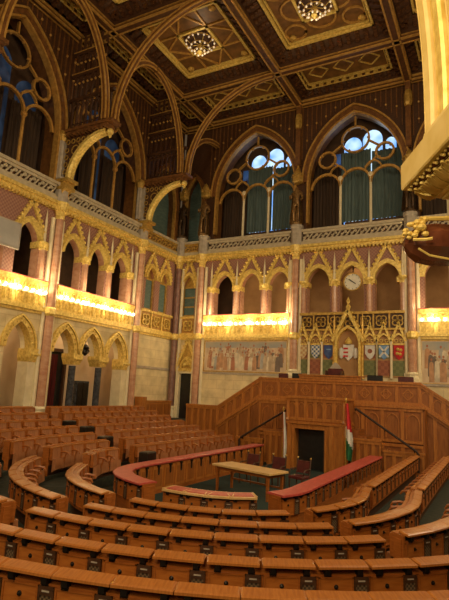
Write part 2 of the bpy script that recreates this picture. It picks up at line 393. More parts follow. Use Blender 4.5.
    for z0, z1, n, mi in ((Z_H1 - 0.12, Z_H1 + 0.05, 0.2, 0), (Z_H1 + 0.05, Z_H1 + 0.2, 0.32, 0), (Z_H1 + 0.2, Z_H1 + 0.42, 0.2, 1), (Z_SILL - .06, Z_SILL + .08, 0.22, 1)):
        m.box(-11.25, 12, -0.1, n, z0, z1, mi)
    for i in range(100):
        u = -11.2 + i * 0.2; m.box(u, u + 0.1, 0, 0.26, Z_H1 - 0.22, Z_H1 - 0.08, 0)
    m.box(-9.2, -3.2, 0, 0.06, 4.0, 4.12, 2); m.box(3.2, 9, 0, 0.06, 3.75, 3.87, 2)
    part('cornice', m, ['gold', 'parapet', 'stone_g'], wb)
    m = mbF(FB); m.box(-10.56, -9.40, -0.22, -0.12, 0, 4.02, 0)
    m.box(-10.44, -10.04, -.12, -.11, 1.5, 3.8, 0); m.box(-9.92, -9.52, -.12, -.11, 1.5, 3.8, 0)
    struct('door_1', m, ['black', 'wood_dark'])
    m = MB(); m.box(11.25, 11.5, 6.5, 26.5, 0, Z_CEIL, 0); m.box(11.2, 11.25, 6.5, 26.5, Z_H2 - .3, Z_H2, 1); m.box(11.2, 11.25, 6.5, 26.5, Z_H1, Z_H1 + .3, 1)
    struct('wall_right', m, ['stone', 'gold_d'])
build_setting()

# ================================================================== WINDOWS
def window(num, F, uc, w, spr, apx, mode, curt_mi):
    root = struct('window_%d' % num); h = apx - spr
    m = mbF(F)
    arch_band(m, uc, spr, w - 0.02, h - 0.02, 0.22, -0.14, 0.10, 0, 0, 14)
    arch_band(m, uc, spr, w - 0.12, h - 0.14, 0.12, -0.3, 0.04, 1, 2.5, 14)
    arch_band(m, uc, spr, w + 0.2, h + 0.26, 0.09, -0.14, 0.17, 1, 0, 14)
    part('frame', m, ['wood_arch', 'gold_b'], root)
    lw = (w - 0.2) / 3
    for s in (-1, 1):
        m = mbF(F); x = uc + s * lw
        pr = [(0.075, Z_SILL), (0.075, Z_SILL + .25), (0.05, Z_SILL + .3), (0.05, spr - .1), (0.1, spr), (0.1, spr + .12), (0.05, spr + .2)]
        m.lathe([(r * 1.55, z) for r, z in pr], (x, -0.35, 0), 8, 0)
        part('mullion', m, ['stone_p' if mode == 'bright' else 'gold_b'], root)
    m = mbF(F)
    tz = 14.92
    for k in (-1, 0, 1):
        arch_band(m, uc + k * 2 * lw * 1.0, tz if k == 0 else tz - .1, lw - 0.07, lw * .92, 0.12, -0.42, -0.28, 0, 0, 8)
    for s in (-1, 1):
        ring(m, uc + s * 1.62, 16.55, .42, 0.12, -0.42, -0.28, 0, 18)
        for q in range(4):
            a = q * PI / 2 + .78
            m.sphere((uc + s * 1.62 + .42 * math.cos(a), -.35, 16.55 + .42 * math.sin(a)), .07, 6, 4, 0)
    bar(m, (uc, 18.3), (uc, apx - .25), .09, -.42, -.28); ring(m, uc, 17.55, .72, .1, -.42, -.28, 0, 22)
    for q in range(6): a = q * PI / 3; m.sphere((uc + .7 * math.cos(a), -.35, 17.55 + .7 * math.sin(a)), .07, 6, 4)
    for s in (-1, 1): bar(m, (uc + s * 1.3, 16.95), (uc + s * .75, 17.35), .1, -.42, -.28); bar(m, (uc + s * .55, 15.75), (uc + s * 1.2, 16.3), .09, -.42, -.28); arch_band(m, uc + s * 1.0, 15.55, .0 + .42, .5, .08, -.41, -.29, 0, 0, 6)
    part('tracery', m, ['gold_b'], root)
    # outer window behind a passage
    n1 = -1.5
    m = mbF(F); m.box(uc - w - .5, uc + w + .5, n1 - .12, n1 - .02, Z_H1, 20.5, 0)
    m.box(uc - w - .5, uc - w - .4, n1, -.9, Z_H1, 20.5, 0); m.box(uc + w + .4, uc + w + .5, n1, -.9, Z_H1, 20.5, 0)
    m.box(uc - w - .5, uc + w + .5, n1, -.9, Z_SILL - .5, Z_SILL - .1, 0)
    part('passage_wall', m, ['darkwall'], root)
    if mode == 'bright':
        for k, (dx, pw, zt) in enumerate(((-0.42, 0.52, 18.3), (0.72, 0.56, 18.55), (1.75, 0.3, 17.9))):
            m = mbF(F); pts = [(uc + dx - pw, 12.9)] + [(uc + dx + x, zt - pw * 1.1 + z) for x, z in arch(pw, pw * 1.1, 6)] + [(uc + dx + pw, 12.9)]
            m.poly(pts, n1, n1 + .03); part('pane', m, ['sky'], root)
        m = mbF(F)
        for dx, pw, z0, z1 in ((-1.35, .2, 16.4, 17.4), (.13, .02, 17.5, 18.2)):
            m.box(uc + dx - pw, uc + dx + pw, n1, n1 + .02, z0, z1)
        part('pane', m, ['sky_blue'], root)
    else:
        for dx in (-1.6, 0.1, 1.7):
            m = mbF(F); pw = .62; zt = 17.2 + (1.0 if dx == 0.1 else 0)
            pts = [(uc + dx - pw, 12.9)] + [(uc + dx + x, zt - pw + z) for x, z in arch(pw, pw * 1.2, 6)] + [(uc + dx + pw, 12.9)]
            m.poly(pts, n1, n1 + .03); part('pane', m, ['sky_dark'], root)
    # curtains
    spans = ((-w, -w * .40, 12.3, 16.6, 'browncurtain'), (-w * .385, w * .245, 12.99, 17.3, curt_mi), (w * .262, w * .98, 12.99, 17.1, curt_mi)) if mode == 'bright' else \
            ((-w, -w * .45, 12.3, 16.2, 'browncurtain'), (-w * .34, w * .12, 12.3, 16.4, 'browncurtain'), (w * .3, w * .95, 12.3, 15.9, 'browncurtain'))
    for a, b, z0, z1, mm in spans:
        m = mbF(F); k = 28; vs = []
        for i in range(k + 1):
            u = uc + a + (b - a) * i / k; n = n1 + .22 + .07 * math.sin(i * 1.9) + .02 * math.sin(i * .7)
            vs += [(u, n, z0), (u, n + .02, z1)]
        m.add(vs, [(2 * i, 2 * i + 2, 2 * i + 3, 2 * i + 1) for i in range(k)])
        part('curtain', m, [mm], root, sm=True)
    if mode == 'bright':
        m = mbF(F); m.box(uc - w * .3, uc + w, n1 + .1, n1 + .3, Z_SILL, 12.96, 0)
        part('apron_panel', m, ['wood_dark'], root)
    return root
window(1, FL, 13.1, 2.7, Z_SPR, Z_APX, 'dark', 'browncurtain')
window(2, FL, 19.35, 2.7, Z_SPR, Z_APX, 'dark', 'browncurtain')
window(3, FB, -5.98, 2.74, Z_SPR + .4, Z_APX, 'bright', 'teal')
window(4, FB, 0.14, 2.74, Z_SPR + .4, Z_APX, 'bright', 'teal')
window(5, FB, 6.25, 2.74, Z_SPR + .4, Z_APX, 'bright', 'teal')
def small_window(num, F, uc, w, spr, apx):
    root = struct('window_%d' % num); m = mbF(F)
    arch_band(m, uc, spr, w - .05, apx - spr - .05, .2, -.14, .1, 0, 2.4, 10); arch_band(m, uc, spr, w - .16, apx - spr - .16, .11, -.2, .0, 1, 2.4, 10)
    part('frame', m, ['wood_arch', 'gold_b'], root)
    m = mbF(F); m.poly([(uc - w, Z_SILL)] + [(uc + x, spr + z) for x, z in arch(w, apx - spr, 8)] + [(uc + w, Z_SILL)], -.7, -.65)
    part('pane', m, ['teal_l'], root)
small_window(6, FL, 24.6, 1.35, 14.6, 17.0)
small_window(7, FB, -10.3, 0.72, 15.4, 16.9)

# ================================================================== WALL FITTINGS
def wall_pier(F, u, label, z_top=12.3, zb=1.2, shaft='marble'):
    loc = W(F, u, 0.15, zb)
    t = thing('wall_column', label, 'column', loc, 'tall marble wall columns')
    m = mbF(F); m.lathe([(.34, zb), (.34, zb + .45), (.27, zb + .6), (.3, zb + .7), (.22, zb + .8)], (u, .16, 0), 8, 0, PI / 8); m.box(u - .42, u + .42, -.02, .12, zb, zb + .75, 0)
    part('base', m, 'stone_p', t)
    m = mbF(F); m.lathe([(.2, zb + .75), (.2, Z_H2 - .3)], (u, .18, 0), 10, 0); m.lathe([(.19, Z_H2), (.18, Z_H1 - .6)], (u, .18, 0), 10, 0)
    part('shaft', m, shaft, t, sm=False)
    m = mbF(F)
    for s in (-1, 1):
        m.lathe([(.1, zb + .75), (.1, Z_H1 - .6)], (u + s * .29, .07, 0), 7, 0)
    part('flanking_shaft', m, 'stone_p', t)
    m = mbF(F); m.lathe([(.22, Z_H2 - .34), (.29, Z_H2 - .25), (.29, Z_H2 - .02), (.22, Z_H2 + .06)], (u, .18, 0), 8, 0)
    m.lathe([(.2, Z_H1 - .62), (.23, Z_H1 - .5), (.21, Z_H1 - .42), (.33, Z_H1 - .1), (.36, Z_H1 + .2)], (u, .16, 0), 8, 0)
    for i in range(6):
        a = PI * (i + .5) / 6; crocket(m, u + .3 * math.cos(a), .16 + .3 * math.sin(a), Z_H1 - .25, .08)
    part('capital', m, 'gold', t)
    m = mbF(F); m.lathe([(.33, Z_H1 + .2), (.33, z_top + .1), (.38, z_top + .16), (.38, z_top + .3)], (u, .1, 0), 8, 0, PI / 8)
    part('pedestal', m, 'stone_g', t)
    return t
wall_pier(FL, 16.2, 'pink marble column on left wall below the golden bracket nearest the camera')
wall_pier(FL, 22.5, 'pink marble column on left wall right after the third ground-floor arch')
wall_pier(FB, -11.0, 'dark violet marble column in the room corner beside the dark doorway', shaft='marble_v')
wall_pier(FB, -9.3, 'pink marble column on back wall just right of the dark doorway')
wall_pier(FB, -3.1, 'pink marble column between the lit balustrade and the painted niches', zb=3.6)
wall_pier(FB, 3.1, 'pink marble column right of the painted niches beside the right mural', zb=3.6)

def window_jamb(F, u, label, zc):
    """half piers that carry the window arches above the upper balustrade"""
    t = thing('window_pier', label, 'pier', W(F, u, .0, Z_SILL), 'stone piers between the upper windows'); ZS = 12.55
    m = mbF(F); m.lathe([(.17, ZS), (.17, zc - .1)], (u - .28, .0, 0), 8); m.lathe([(.17, ZS), (.17, zc - .1)], (u + .28, .0, 0), 8); m.box(u - .42, u + .42, -.1, .14, ZS, zc - .1)
    part('shaft', m, 'stone_g', t)
    m = mbF(F); m.box(u - .5, u + .5, -.1, .2, zc - .1, zc + .08); m.lathe([(.2, zc - .4), (.27, zc - .1)], (u - .28, 0, 0), 8); m.lathe([(.2, zc - .4), (.27, zc - .1)], (u + .28, 0, 0), 8)
    part('capital', m, 'gold_d', t)
window_jamb(FL, 16.25, 'stone pier with gold capital between the two dark left windows', 14.85)
window_jamb(FL, 22.35, 'stone pier with gold capital right of the second left window', 14.85)

def gallery_arch(F, uc, w, zs, za, label, group, z_g):
    t = thing('gallery_arch', label, 'arch', W(F, uc, 0.1, zs), group)
    m = mbF(F); arch_band(m, uc, zs, w - .02, za - zs - .02, .15, -.1, .14, 0, 0, 8); arch_band(m, uc, zs, w + .12, za - zs + .12, .10, -.02, .08, 0, 0, 8)
    part('archivolt', m, 'gold', t)
    m = mbF(F); e = w + .22
    for s in (-1, 1):
        bar(m, (uc + s * e, zs + .25), (uc, z_g), .15, 0.0, .1)
    part('gable', m, 'gold', t)
    m = mbF(F)
    for s in (-1, 1):
        for i in range(1, 7):
            k = i / 7; crocket(m, uc + s * e * (1 - k) + s * .06, .08, zs + .25 + (z_g - zs - .25) * k + .09, .1)
    crocket(m, uc, .08, z_g + .1, .12)
    part('crockets', m, 'gold', t)
def gallery_post(F, u, label, group, shaft='marble'):
    t = thing('gallery_pier', label, 'pier', W(F, u, 0, Z_RAIL), group)
    m = mbF(F); m.lathe([(.16, Z_RAIL), (.16, Z_CAP - .2)], (u, .02, 0), 8); m.lathe([(.1, Z_RAIL), (.1, Z_CAP - .2)], (u, -.3, 0), 6)
    part('shaft', m, shaft, t)
    m = mbF(F); m.lathe([(.17, Z_CAP - .3), (.19, Z_CAP - .22), (.18, Z_CAP - .16), (.28, Z_CAP + .02), (.28, Z_CAP + .1)], (u, .0, 0), 8); m.box(u - .3, u + .3, -.45, .1, Z_CAP - .22, Z_CAP + .06)
    part('capital', m, 'gold', t)
    m = mbF(F); m.lathe([(.07, Z_CAP + .1), (.06, Z_H1 - .9), (.001, Z_H1 - .3)], (u, .1, 0), 6)
    part('pinnacle', m, 'stone_p', t)
nth = ['first', 'second', 'third', 'fourth', 'fifth', 'sixth', 'seventh', 'eighth']
for i, u in enumerate(GAL_L[0][2:]):
    gallery_arch(FL, u, .62, Z_CAP, Z_GAP, 'gold gabled gallery arch at the left photo edge above the lit balustrade', 'gabled gallery arches', Z_H1 - .2)
for i, u in enumerate(GAL_L[1]):
    gallery_arch(FL, u, .62, Z_CAP, Z_GAP, 'gold gabled gallery arch on left wall, %s one right of the marble column' % nth[i], 'gabled gallery arches', Z_H1 - .2)
for i, u in enumerate(GAL_B['w']):
    gallery_arch(FB, u, .65, Z_CAP, Z_GAP, 'gold gabled gallery arch above the lit back balustrade, %s from the corner' % nth[i], 'gabled gallery arches', Z_H1 - .15)
for i, u in enumerate(GAL_B['m']):
    gallery_arch(FB, u, .65, Z_CAP, Z_GAP, ['gold gabled gallery arch left of the round clock', 'gold gabled gallery arch framing the round clock', 'gold gabled gallery arch right of the round clock'][i], 'gabled gallery arches', Z_H1 - .15)
gallery_arch(FB, GAL_B['e'][0], .65, Z_CAP, Z_GAP, 'gallery arch below the dark red corbel at right photo edge', 'gabled gallery arches', Z_H1 - .15)
gallery_arch(FL, 23.75, .46, 9.4, 10.1, 'gold gabled blind arch over teal panel, left one in the corner bay', 'gabled blind arches of the corner', Z_H1 - .3)
gallery_arch(FL, 25.15, .46, 9.4, 10.1, 'gold gabled blind arch over teal panel, nearest the corner column on left wall', 'gabled blind arches of the corner', Z_H1 - .3)
gallery_arch(FB, -10.28, .48, 9.3, 10.15, 'gold gabled blind arch over teal panel high above the dark doorway', 'gabled blind arches of the corner', Z_H1 - .2)
for i, u in enumerate((15.5,)):
    gallery_post(FL, u, 'pink gallery pier left of the large marble column on left wall', 'gallery piers')
for i, u in enumerate((18.25, 20.05, 21.75)):
    gallery_post(FL, u, 'pink gallery pier on left wall, %s right of the large marble column' % nth[i], 'gallery piers')
for i, u in enumerate((-8.6, -6.85, -5.05, -3.5)):
    gallery_post(FB, u, 'pink gallery pier over the lit back balustrade, %s from the corner' % nth[i], 'gallery piers')
for i, u in enumerate((-2.65, -.88, .98, 2.68)):
    gallery_post(FB, u, ['red marble gallery pier at far left of the clock bay', 'red marble gallery pier left of the clock', 'red marble gallery pier right of the clock', 'red marble gallery pier at far right of the clock bay'][i], 'gallery piers', 'marble')
for F, u, w, lab in ((FL, 23.75, .42, 'teal panel in corner bay, left one on the left wall'), (FL, 25.15, .42, 'teal panel in corner bay, nearest the corner on left wall'), (FB, -10.28, .44, 'teal banded panel high above the dark doorway')):
    t = thing('blind_panel', lab, 'panel', W(F, u, -.2, 7.5)); m = mbF(F); m.box(u - w, u + w, -.28, -.2, 7.55, 9.45)
    part('field', m, 'teal_l', t); m = mbF(F)
    for z in ((7.55, 8.1, 8.7, 9.35) if F is FB else (7.55, 9.35)): m.box(u - w, u + w, -.22, -.15, z, z + .09)
    for s in (-1, 1): m.box(u + s * w - .04, u + s * w + .04, -.22, -.12, 7.5, 9.5)
    part('moulding', m, 'gold_d', t)

# ---- balustrades
def quatrefoils(m, u0, u1, z0, z1, n0, n1, mi):
    s = z1 - z0; k = max(1, round((u1 - u0) / s)); d = (u1 - u0) / k
    for i in range(k):
        c = u0 + d * (i + .5); zc = (z0 + z1) / 2; r = s * .2
        for q in range(4):
            a = q * PI / 2 + PI / 4
            ring(m, c + r * 1.05 * math.cos(a), zc + r * 1.05 * math.sin(a), r * .72, s * .07, n0, n1, mi, 8)
        m.box(u0 + d * i - s * .05, u0 + d * i + s * .05, n0, n1, z0, z1, mi)
def lit_balustrade(F, u0, u1, label, k):
    t = thing('lit_balustrade', label, 'balustrade', W(F, (u0 + u1) / 2, .2, Z_H2), 'gold balustrades lit by bulbs')
    m = mbF(F); m.box(u0, u1, 0, .12, Z_H2, Z_RAIL - .15); 
    n = int((u1 - u0) / .31); d = (u1 - u0) / n
    for i in range(n):
        c = u0 + d * (i + .5); arch_band(m, c, Z_H2 + .38, d * .32, d * .5, .04, .12, .18, 0, .3, 4); ring(m, c, Z_H2 + .84, d * .25, .045, .12, .18, 0, 8)
    part('panel', m, 'gold', t)
    m = mbF(F); m.box(u0, u1, -.1, .24, Z_RAIL - .15, Z_RAIL); m.box(u0, u1, 0, .2, Z_RAIL - .22, Z_RAIL - .15)
    part('rail', m, 'gold', t)
    m = mbF(F)
    for i in range(k * 2):
        c = u0 + (u1 - u0) * (i + .5) / (k * 2); h = .3 if i % 2 else .2; m.loft([[(c - .1, .12, 6.86), (c + .1, .12, 6.86), (c, .12, 6.86 + h)], [(c - .07, .19, 6.88), (c + .07, .19, 6.88), (c, .15, 6.82 + h)]])
    part('highlight_teeth', m, 'relief_highlight', t)  # cream teeth put the bright zigzag highlight into shape and colour
    m = mbF(F); m.box(u0, u1, .0, .22, Z_RAIL, Z_RAIL + .05); part('cushion', m, 'red', t)
    for i in range(k):
        c = u0 + (u1 - u0) * (i + .5) / k; m = mbF(F)
        m.sphere((c, .3, 6.98), .075, 8, 5, 0); m.box(c - .02, c + .02, .12, .3, 6.92, 6.95)
        part('bulb', m, 'bulb', t, sm=True)
lit_balustrade(FL, 10.3, 15.9, 'lit gold gallery balustrade at left photo edge before the marble column', 16)
lit_balustrade(FL, 16.5, 22.2, 'lit gold gallery balustrade on left wall between two marble columns', 16)
lit_balustrade(FB, -9.0, -3.4, 'lit gold gallery balustrade on back wall above the left mural', 16)
lit_balustrade(FB, 3.4, 9.0, 'lit gold gallery balustrade at right photo edge above the right mural', 16)
def dark_balustrade(F, u0, u1, label, z0, z1, matn, group, back='brownwall'):
    t = thing('pierced_balustrade', label, 'balustrade', W(F, (u0 + u1) / 2, .1, z0), group)
    m = mbF(F); m.box(u0, u1, .0, .02, z0, z1 - .05, 0); part('backing', m, back, t)
    m = mbF(F)
    if z0 > 10:
        k = max(2, round((u1 - u0) / .52)); d = (u1 - u0) / k; za, zc = z0 + .1, z1 - .14
        for i in range(k):
            a = u0 + d * i; bar(m, (a, za), (a + d * .5, zc), .075, .04, .12); bar(m, (a + d * .5, za), (a + d, zc), .075, .05, .13); m.sphere((a + d * .5, .12, (za + zc) / 2 + .06), .085, 6, 4); m.sphere((a + .05, .12, (za + zc) / 2 - .04), .07, 6, 4)
    else: quatrefoils(m, u0, u1, z0 + .1, z1 - .12, .03, .13, 0)
    m.box(u0, u1, .0, .16, z1 - .14, z1); m.box(u0, u1, 0, .16, z0, z0 + .1)
    part('tracery', m, matn, t)
dark_balustrade(FL, 22.9, 26.1, 'unlit pierced gold balustrade in the corner bay of left wall', Z_H2, 7.5, 'gold', 'unlit gallery balustrades', 'gold_b')
dark_balustrade(FB, -10.7, -9.6, 'short unlit pierced balustrade above the dark doorway', Z_H2, 7.5, 'gold', 'unlit gallery balustrades', 'gold_b')
dark_balustrade(FB, -2.8, 2.8, 'unlit pierced balustrade right above the painted niches', 6.5, 7.5, 'gold_d', 'unlit gallery balustrades', 'wood_dark')
UB = 'stone balustrades under the upper windows'
dark_balustrade(FL, 10.3, 15.8, 'pierced stone parapet under the first dark left window', 11.62, 12.2, 'parapet', UB, 'wood_dark')
dark_balustrade(FL, 16.6, 22.1, 'pierced stone parapet under the second dark left window', 11.62, 12.2, 'parapet', UB, 'wood_dark')
dark_balustrade(FL, 22.9, 26.1, 'pierced golden parapet under the small corner window on left wall', 11.62, 12.2, 'gold_d', UB, 'brownwall')
dark_balustrade(FB, -10.7, -9.7, 'short pierced parapet under the small corner window on back wall', 11.62, 12.2, 'gold_d', UB, 'brownwall')
dark_balustrade(FB, -8.9, -3.5, 'pierced stone parapet under the left bright back window', 11.62, 12.2, 'parapet', UB, 'wood_dark')
dark_balustrade(FB, -2.7, 2.7, 'pierced stone parapet under the right bright back window', 11.62, 12.2, 'parapet', UB, 'wood_dark')
dark_balustrade(FB, 3.5, 8.8, 'pierced stone parapet peeking out above the dark red corbel', 11.62, 12.2, 'parapet', UB, 'wood_dark')

# ---- ground arcade fittings
def low_arch(u, label):
    t = thing('arcade_arch', label, 'arch', W(FL, u, .05, 4.45), 'ground floor arches')
    m = mbF(FL); arch_band(m, u, 4.45, .64, 1.13, .2, -.3, .1, 0, 0, 9); arch_band(m, u, 4.45, .86, 1.38, .08, -.02, .16, 0, 0, 9)
    for i in range(1, 12):
        a = arch(.74, 1.25, 6)[i]; m.sphere((u + a[0], .1, 4.45 + a[1]), .06, 5, 4)
    part('archivolt', m, 'gold', t)
low_arch(14.8, 'ground floor arch nearest the left photo edge')
low_arch(17.4, 'ground floor arch in front of the crimson curtain')
low_arch(19.2, 'ground floor arch with the dark hanging lantern')
low_arch(21.1, 'ground floor arch farthest right, nearest the corner')
def low_pier(u0, u1, label, dark=False):
    t = thing('arcade_pier', label, 'pier', W(FL, (u0 + u1) / 2, -.25, 1.25), 'ground floor arcade piers')
    uc = (u0 + u1) / 2; m = mbF(FL)
    if dark:
        m.lathe([(.22, 1.25), (.22, 1.5), (.17, 1.6), (.17, 3.9)], (uc, -.2, 0), 10)
        part('shaft', m, 'marble_d', t)
    else:
        m.box(u0 - .02, u1 + .02, -.64, .03, 1.25, 4.0); m.lathe([(.12, 1.25), (.12, 4.0)], (u1, -.05, 0), 8)
        part('shaft', m, 'stone_p', t)
    m = mbF(FL); m.loft([[(uc - .2, -.64, 3.95), (uc + .2, -.64, 3.95), (uc + .2, .06, 3.95), (uc - .2, .06, 3.95)], [(u0 - .1, -.66, 4.3), (u1 + .1, -.66, 4.3), (u1 + .1, .14, 4.3), (u0 - .1, .14, 4.3)],
                         [(u0 - .1, -.66, 4.47), (u1 + .1, -.66, 4.47), (u1 + .1, .14, 4.47), (u0 - .1, .14, 4.47)]] if dark else
                        [[(u0 - .02, -.65, 3.9), (u1 + .02, -.65, 3.9), (u1 + .02, .06, 3.9), (u0 - .02, .06, 3.9)], [(u0 - .06, -.66, 4.1), (u1 + .1, -.66, 4.1), (u1 + .1, .12, 4.1), (u0 - .06, .12, 4.1)],
                         [(u0 - .06, -.66, 4.47), (u1 + .1, -.66, 4.47), (u1 + .1, .14, 4.47), (u0 - .06, .14, 4.47)]])
    for k in range(5):
        u = u0 - .04 + (u1 - u0 + .1) * (k + .5) / 5; m.sphere((u, .12, 4.22), .08, 5, 4)
    part('capital', m, 'gold', t)
low_pier(15.46, 15.95, 'thick pale stone arcade pier left of the large marble column')
low_pier(18.08, 18.52, 'arcade pier with dark grey marble shaft right of the crimson curtain', True)
low_pier(19.88, 20.42, 'arcade pier with dark grey marble shaft right of the dark cabinet', True)
low_pier(21.76, 22.2, 'pale stone arcade pier next to the column near the corner')
# corridor contents
t = thing('curtained_doorway', 'dark doorway with crimson curtain behind the second ground arch', 'doorway', W(FL, 18.5, -1.7, 1.25))
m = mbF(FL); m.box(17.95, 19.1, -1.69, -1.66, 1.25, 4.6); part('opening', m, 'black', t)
m = mbF(FL); m.box(17.85, 17.97, -1.69, -1.5, 1.25, 4.7); m.box(19.08, 19.2, -1.69, -1.5, 1.25, 4.7); m.box(17.85, 19.2, -1.69, -1.5, 4.6, 4.75); part('frame', m, 'wood_dark', t)
m = mbF(FL); vs = []
for i in range(25):
    u = 17.97 + .62 * i / 24; vs += [(u, -1.55 + .05 * math.sin(i * 1.6), 1.3), (u, -1.55 + .03 * math.sin(i * 1.6), 4.45)]
m.add(vs, [(2 * i, 2 * i + 2, 2 * i + 3, 2 * i + 1) for i in range(24)]); part('curtain', m, 'redcurtain', t, sm=True)
LU, LN = 19.75, -.85
t = thing('hanging_lantern', 'dark wrought iron lantern hanging in the third ground floor arch', 'lantern', W(FL, LU, LN, 4.5))
m = mbF(FL); m.tube([(LU, LN, 6.2), (LU, LN, 5.1)], .02); part('chain', m, 'iron', t)
m = mbF(FL); m.lathe([(.05, 4.5), (.2, 4.65), (.16, 4.8), (.24, 4.92), (.05, 5.1)], (LU, LN, 0), 8)
for i in range(6):
    a = i * PI / 3; m.tube([(LU, LN, 4.85), (LU + .3 * math.cos(a), LN + .3 * math.sin(a), 4.72), (LU + .42 * math.cos(a), LN + .42 * math.sin(a), 4.92)], .03)
part('body', m, 'iron', t)
t = thing('dark_cabinet', 'dark grey cabinet standing in the arcade corridor between the marble shafts', 'cabinet', W(FL, 20.25, -1.4, 1.25))
m = mbF(FL); m.box(19.8, 20.7, -1.65, -1.25, 1.25, 3.2); part('body', m, 'marble_d', t)
for u in (19.87, 20.27): m = mbF(FL); m.box(u, u + .36, -1.25, -1.22, 1.4, 3.1); part('door', m, 'iron', t)

# ---- screen board at left edge
t = thing('grey_board', 'plain light grey flat board hanging on the gallery at left photo edge', 'board', W(FL, 13.3, .35, 8.4))
m = mbF(FL); m.box(12.4, 13.95, .3, .36, 8.55, 9.6); part('panel', m, 'grey', t); m = mbF(FL); m.box(12.36, 13.99, .28, .38, 8.5, 8.55); m.box(12.36, 13.99, .28, .38, 9.6, 9.65); m.box(13.95, 13.99, .28, .38, 8.55, 9.6); part('frame', m, 'stone_g', t)
m = mbF(FL); m.box(13.2, 13.3, .0, .3, 9.0, 9.1); part('mount', m, 'iron', t)

# ---- clock
t = thing('wall_clock', 'round pale clock hanging in the middle gallery arch of the back wall', 'clock', W(FB, .12, .1, 9.12))
def disc(m, uc, zc, r, n0, n1, k=24): m.poly([(uc + r * math.cos(2 * PI * i / k), zc + r * math.sin(2 * PI * i / k)) for i in range(k)], n0, n1)
m = mbF(FB); disc(m, .12, 9.12, .46, .02, .1); part('dial', m, 'dial', t)
m = mbF(FB); ring(m, .12, 9.12, .44, .06, .0, .14, 0, 24); part('rim', m, 'gold_d', t)
m = mbF(FB)
for i in range(12):
    a = i * PI / 6; bar(m, (.12 + .36 * math.cos(a), 9.12 + .36 * math.sin(a)), (.12 + .41 * math.cos(a), 9.12 + .41 * math.sin(a)), .03, .1, .108)
part('hour_mark', m, 'iron', t)
for a, l, w in ((2.5, .26, .05), (-.62, .2, .045)):
    m = mbF(FB); bar(m, (.12, 9.12), (.12 + l * math.cos(a), 9.12 + l * math.sin(a)), w, .11, .12); part('hand', m, 'iron', t)
m = mbF(FB); m.box(.1, .14, -.02, .05, 9.55, 10.0); part('hanger', m, 'iron', t)

# ---- murals
def mural(u0, u1, z0, z1, seed, label):
    rnd = random.Random(seed); t = thing('mural', label, 'painting', W(FB, (u0 + u1) / 2, .02, z0))
    m = mbF(FB); m.box(u0, u1, .0, .02, z0, z1, 0); m.box(u0 + .05, u1 - .05, .02, .022, z0 + (z1 - z0) * .78, z1 - .05, 1)
    k = 26; n = .022
    for row in range(3):
        for i in range(k):
            u = u0 + .2 + (u1 - u0 - .4) * (i + rnd.random() * .7) / k; h = (z1 - z0) * (.5 + .12 * rnd.random()); zb = z0 + (z1 - z0) * (.30, .16, .04)[row] * (.5 + .7 * rnd.random())
            w = .11 + .06 * rnd.random(); c = 2 + rnd.choice((0, 0, 1, 2, 3, 3, 3, 4, 4, 5)); n += .0003
            if rnd.random() < (.1, .25, .45)[row]: continue
            m.add([(u - w, n, zb), (u + w, n, zb), (u + w * .9, n, zb + h * .55), (u + w * .7, n, zb + h * .8), (u, n, zb + h * .86), (u - w * .7, n, zb + h * .8), (u - w * .9, n, zb + h * .55)], [(0, 1, 2, 3, 4, 5, 6)], c)
            m.add([(u + .055 * math.cos(q * PI / 3), n, zb + h * .94 + .075 * math.sin(q * PI / 3)) for q in range(6)], [(0, 1, 2, 3, 4, 5)], 3 if c != 5 else 2)
            if rnd.random() < .5:
                sd = rnd.choice((-1, 1)); bar(m, (u, zb + h * .7), (u + sd * .2, zb + h * (.5 + .4 * rnd.random())), .06, n, n + .0002, c)
    part('fresco', m, ['fresco_ground', 'fresco_sky'] + ['fresco%d' % i for i in range(6)], t)
    m = mbF(FB)
    for a in ((u0 - .06, u1 + .06, z0 - .06, z0), (u0 - .06, u1 + .06, z1, z1 + .06), (u0 - .06, u0, z0, z1), (u1, u1 + .06, z0, z1)): m.box(a[0], a[1], 0, .05, a[2], a[3])
    part('border', m, 'gold_d', t)
mural(-8.85, -3.55, 4.2, 5.95, 3, 'wide faded mural of many standing figures left of the niches')
mural(3.5, 8.8, 3.9, 5.95, 11, 'reddish mural of standing figures at right photo edge')

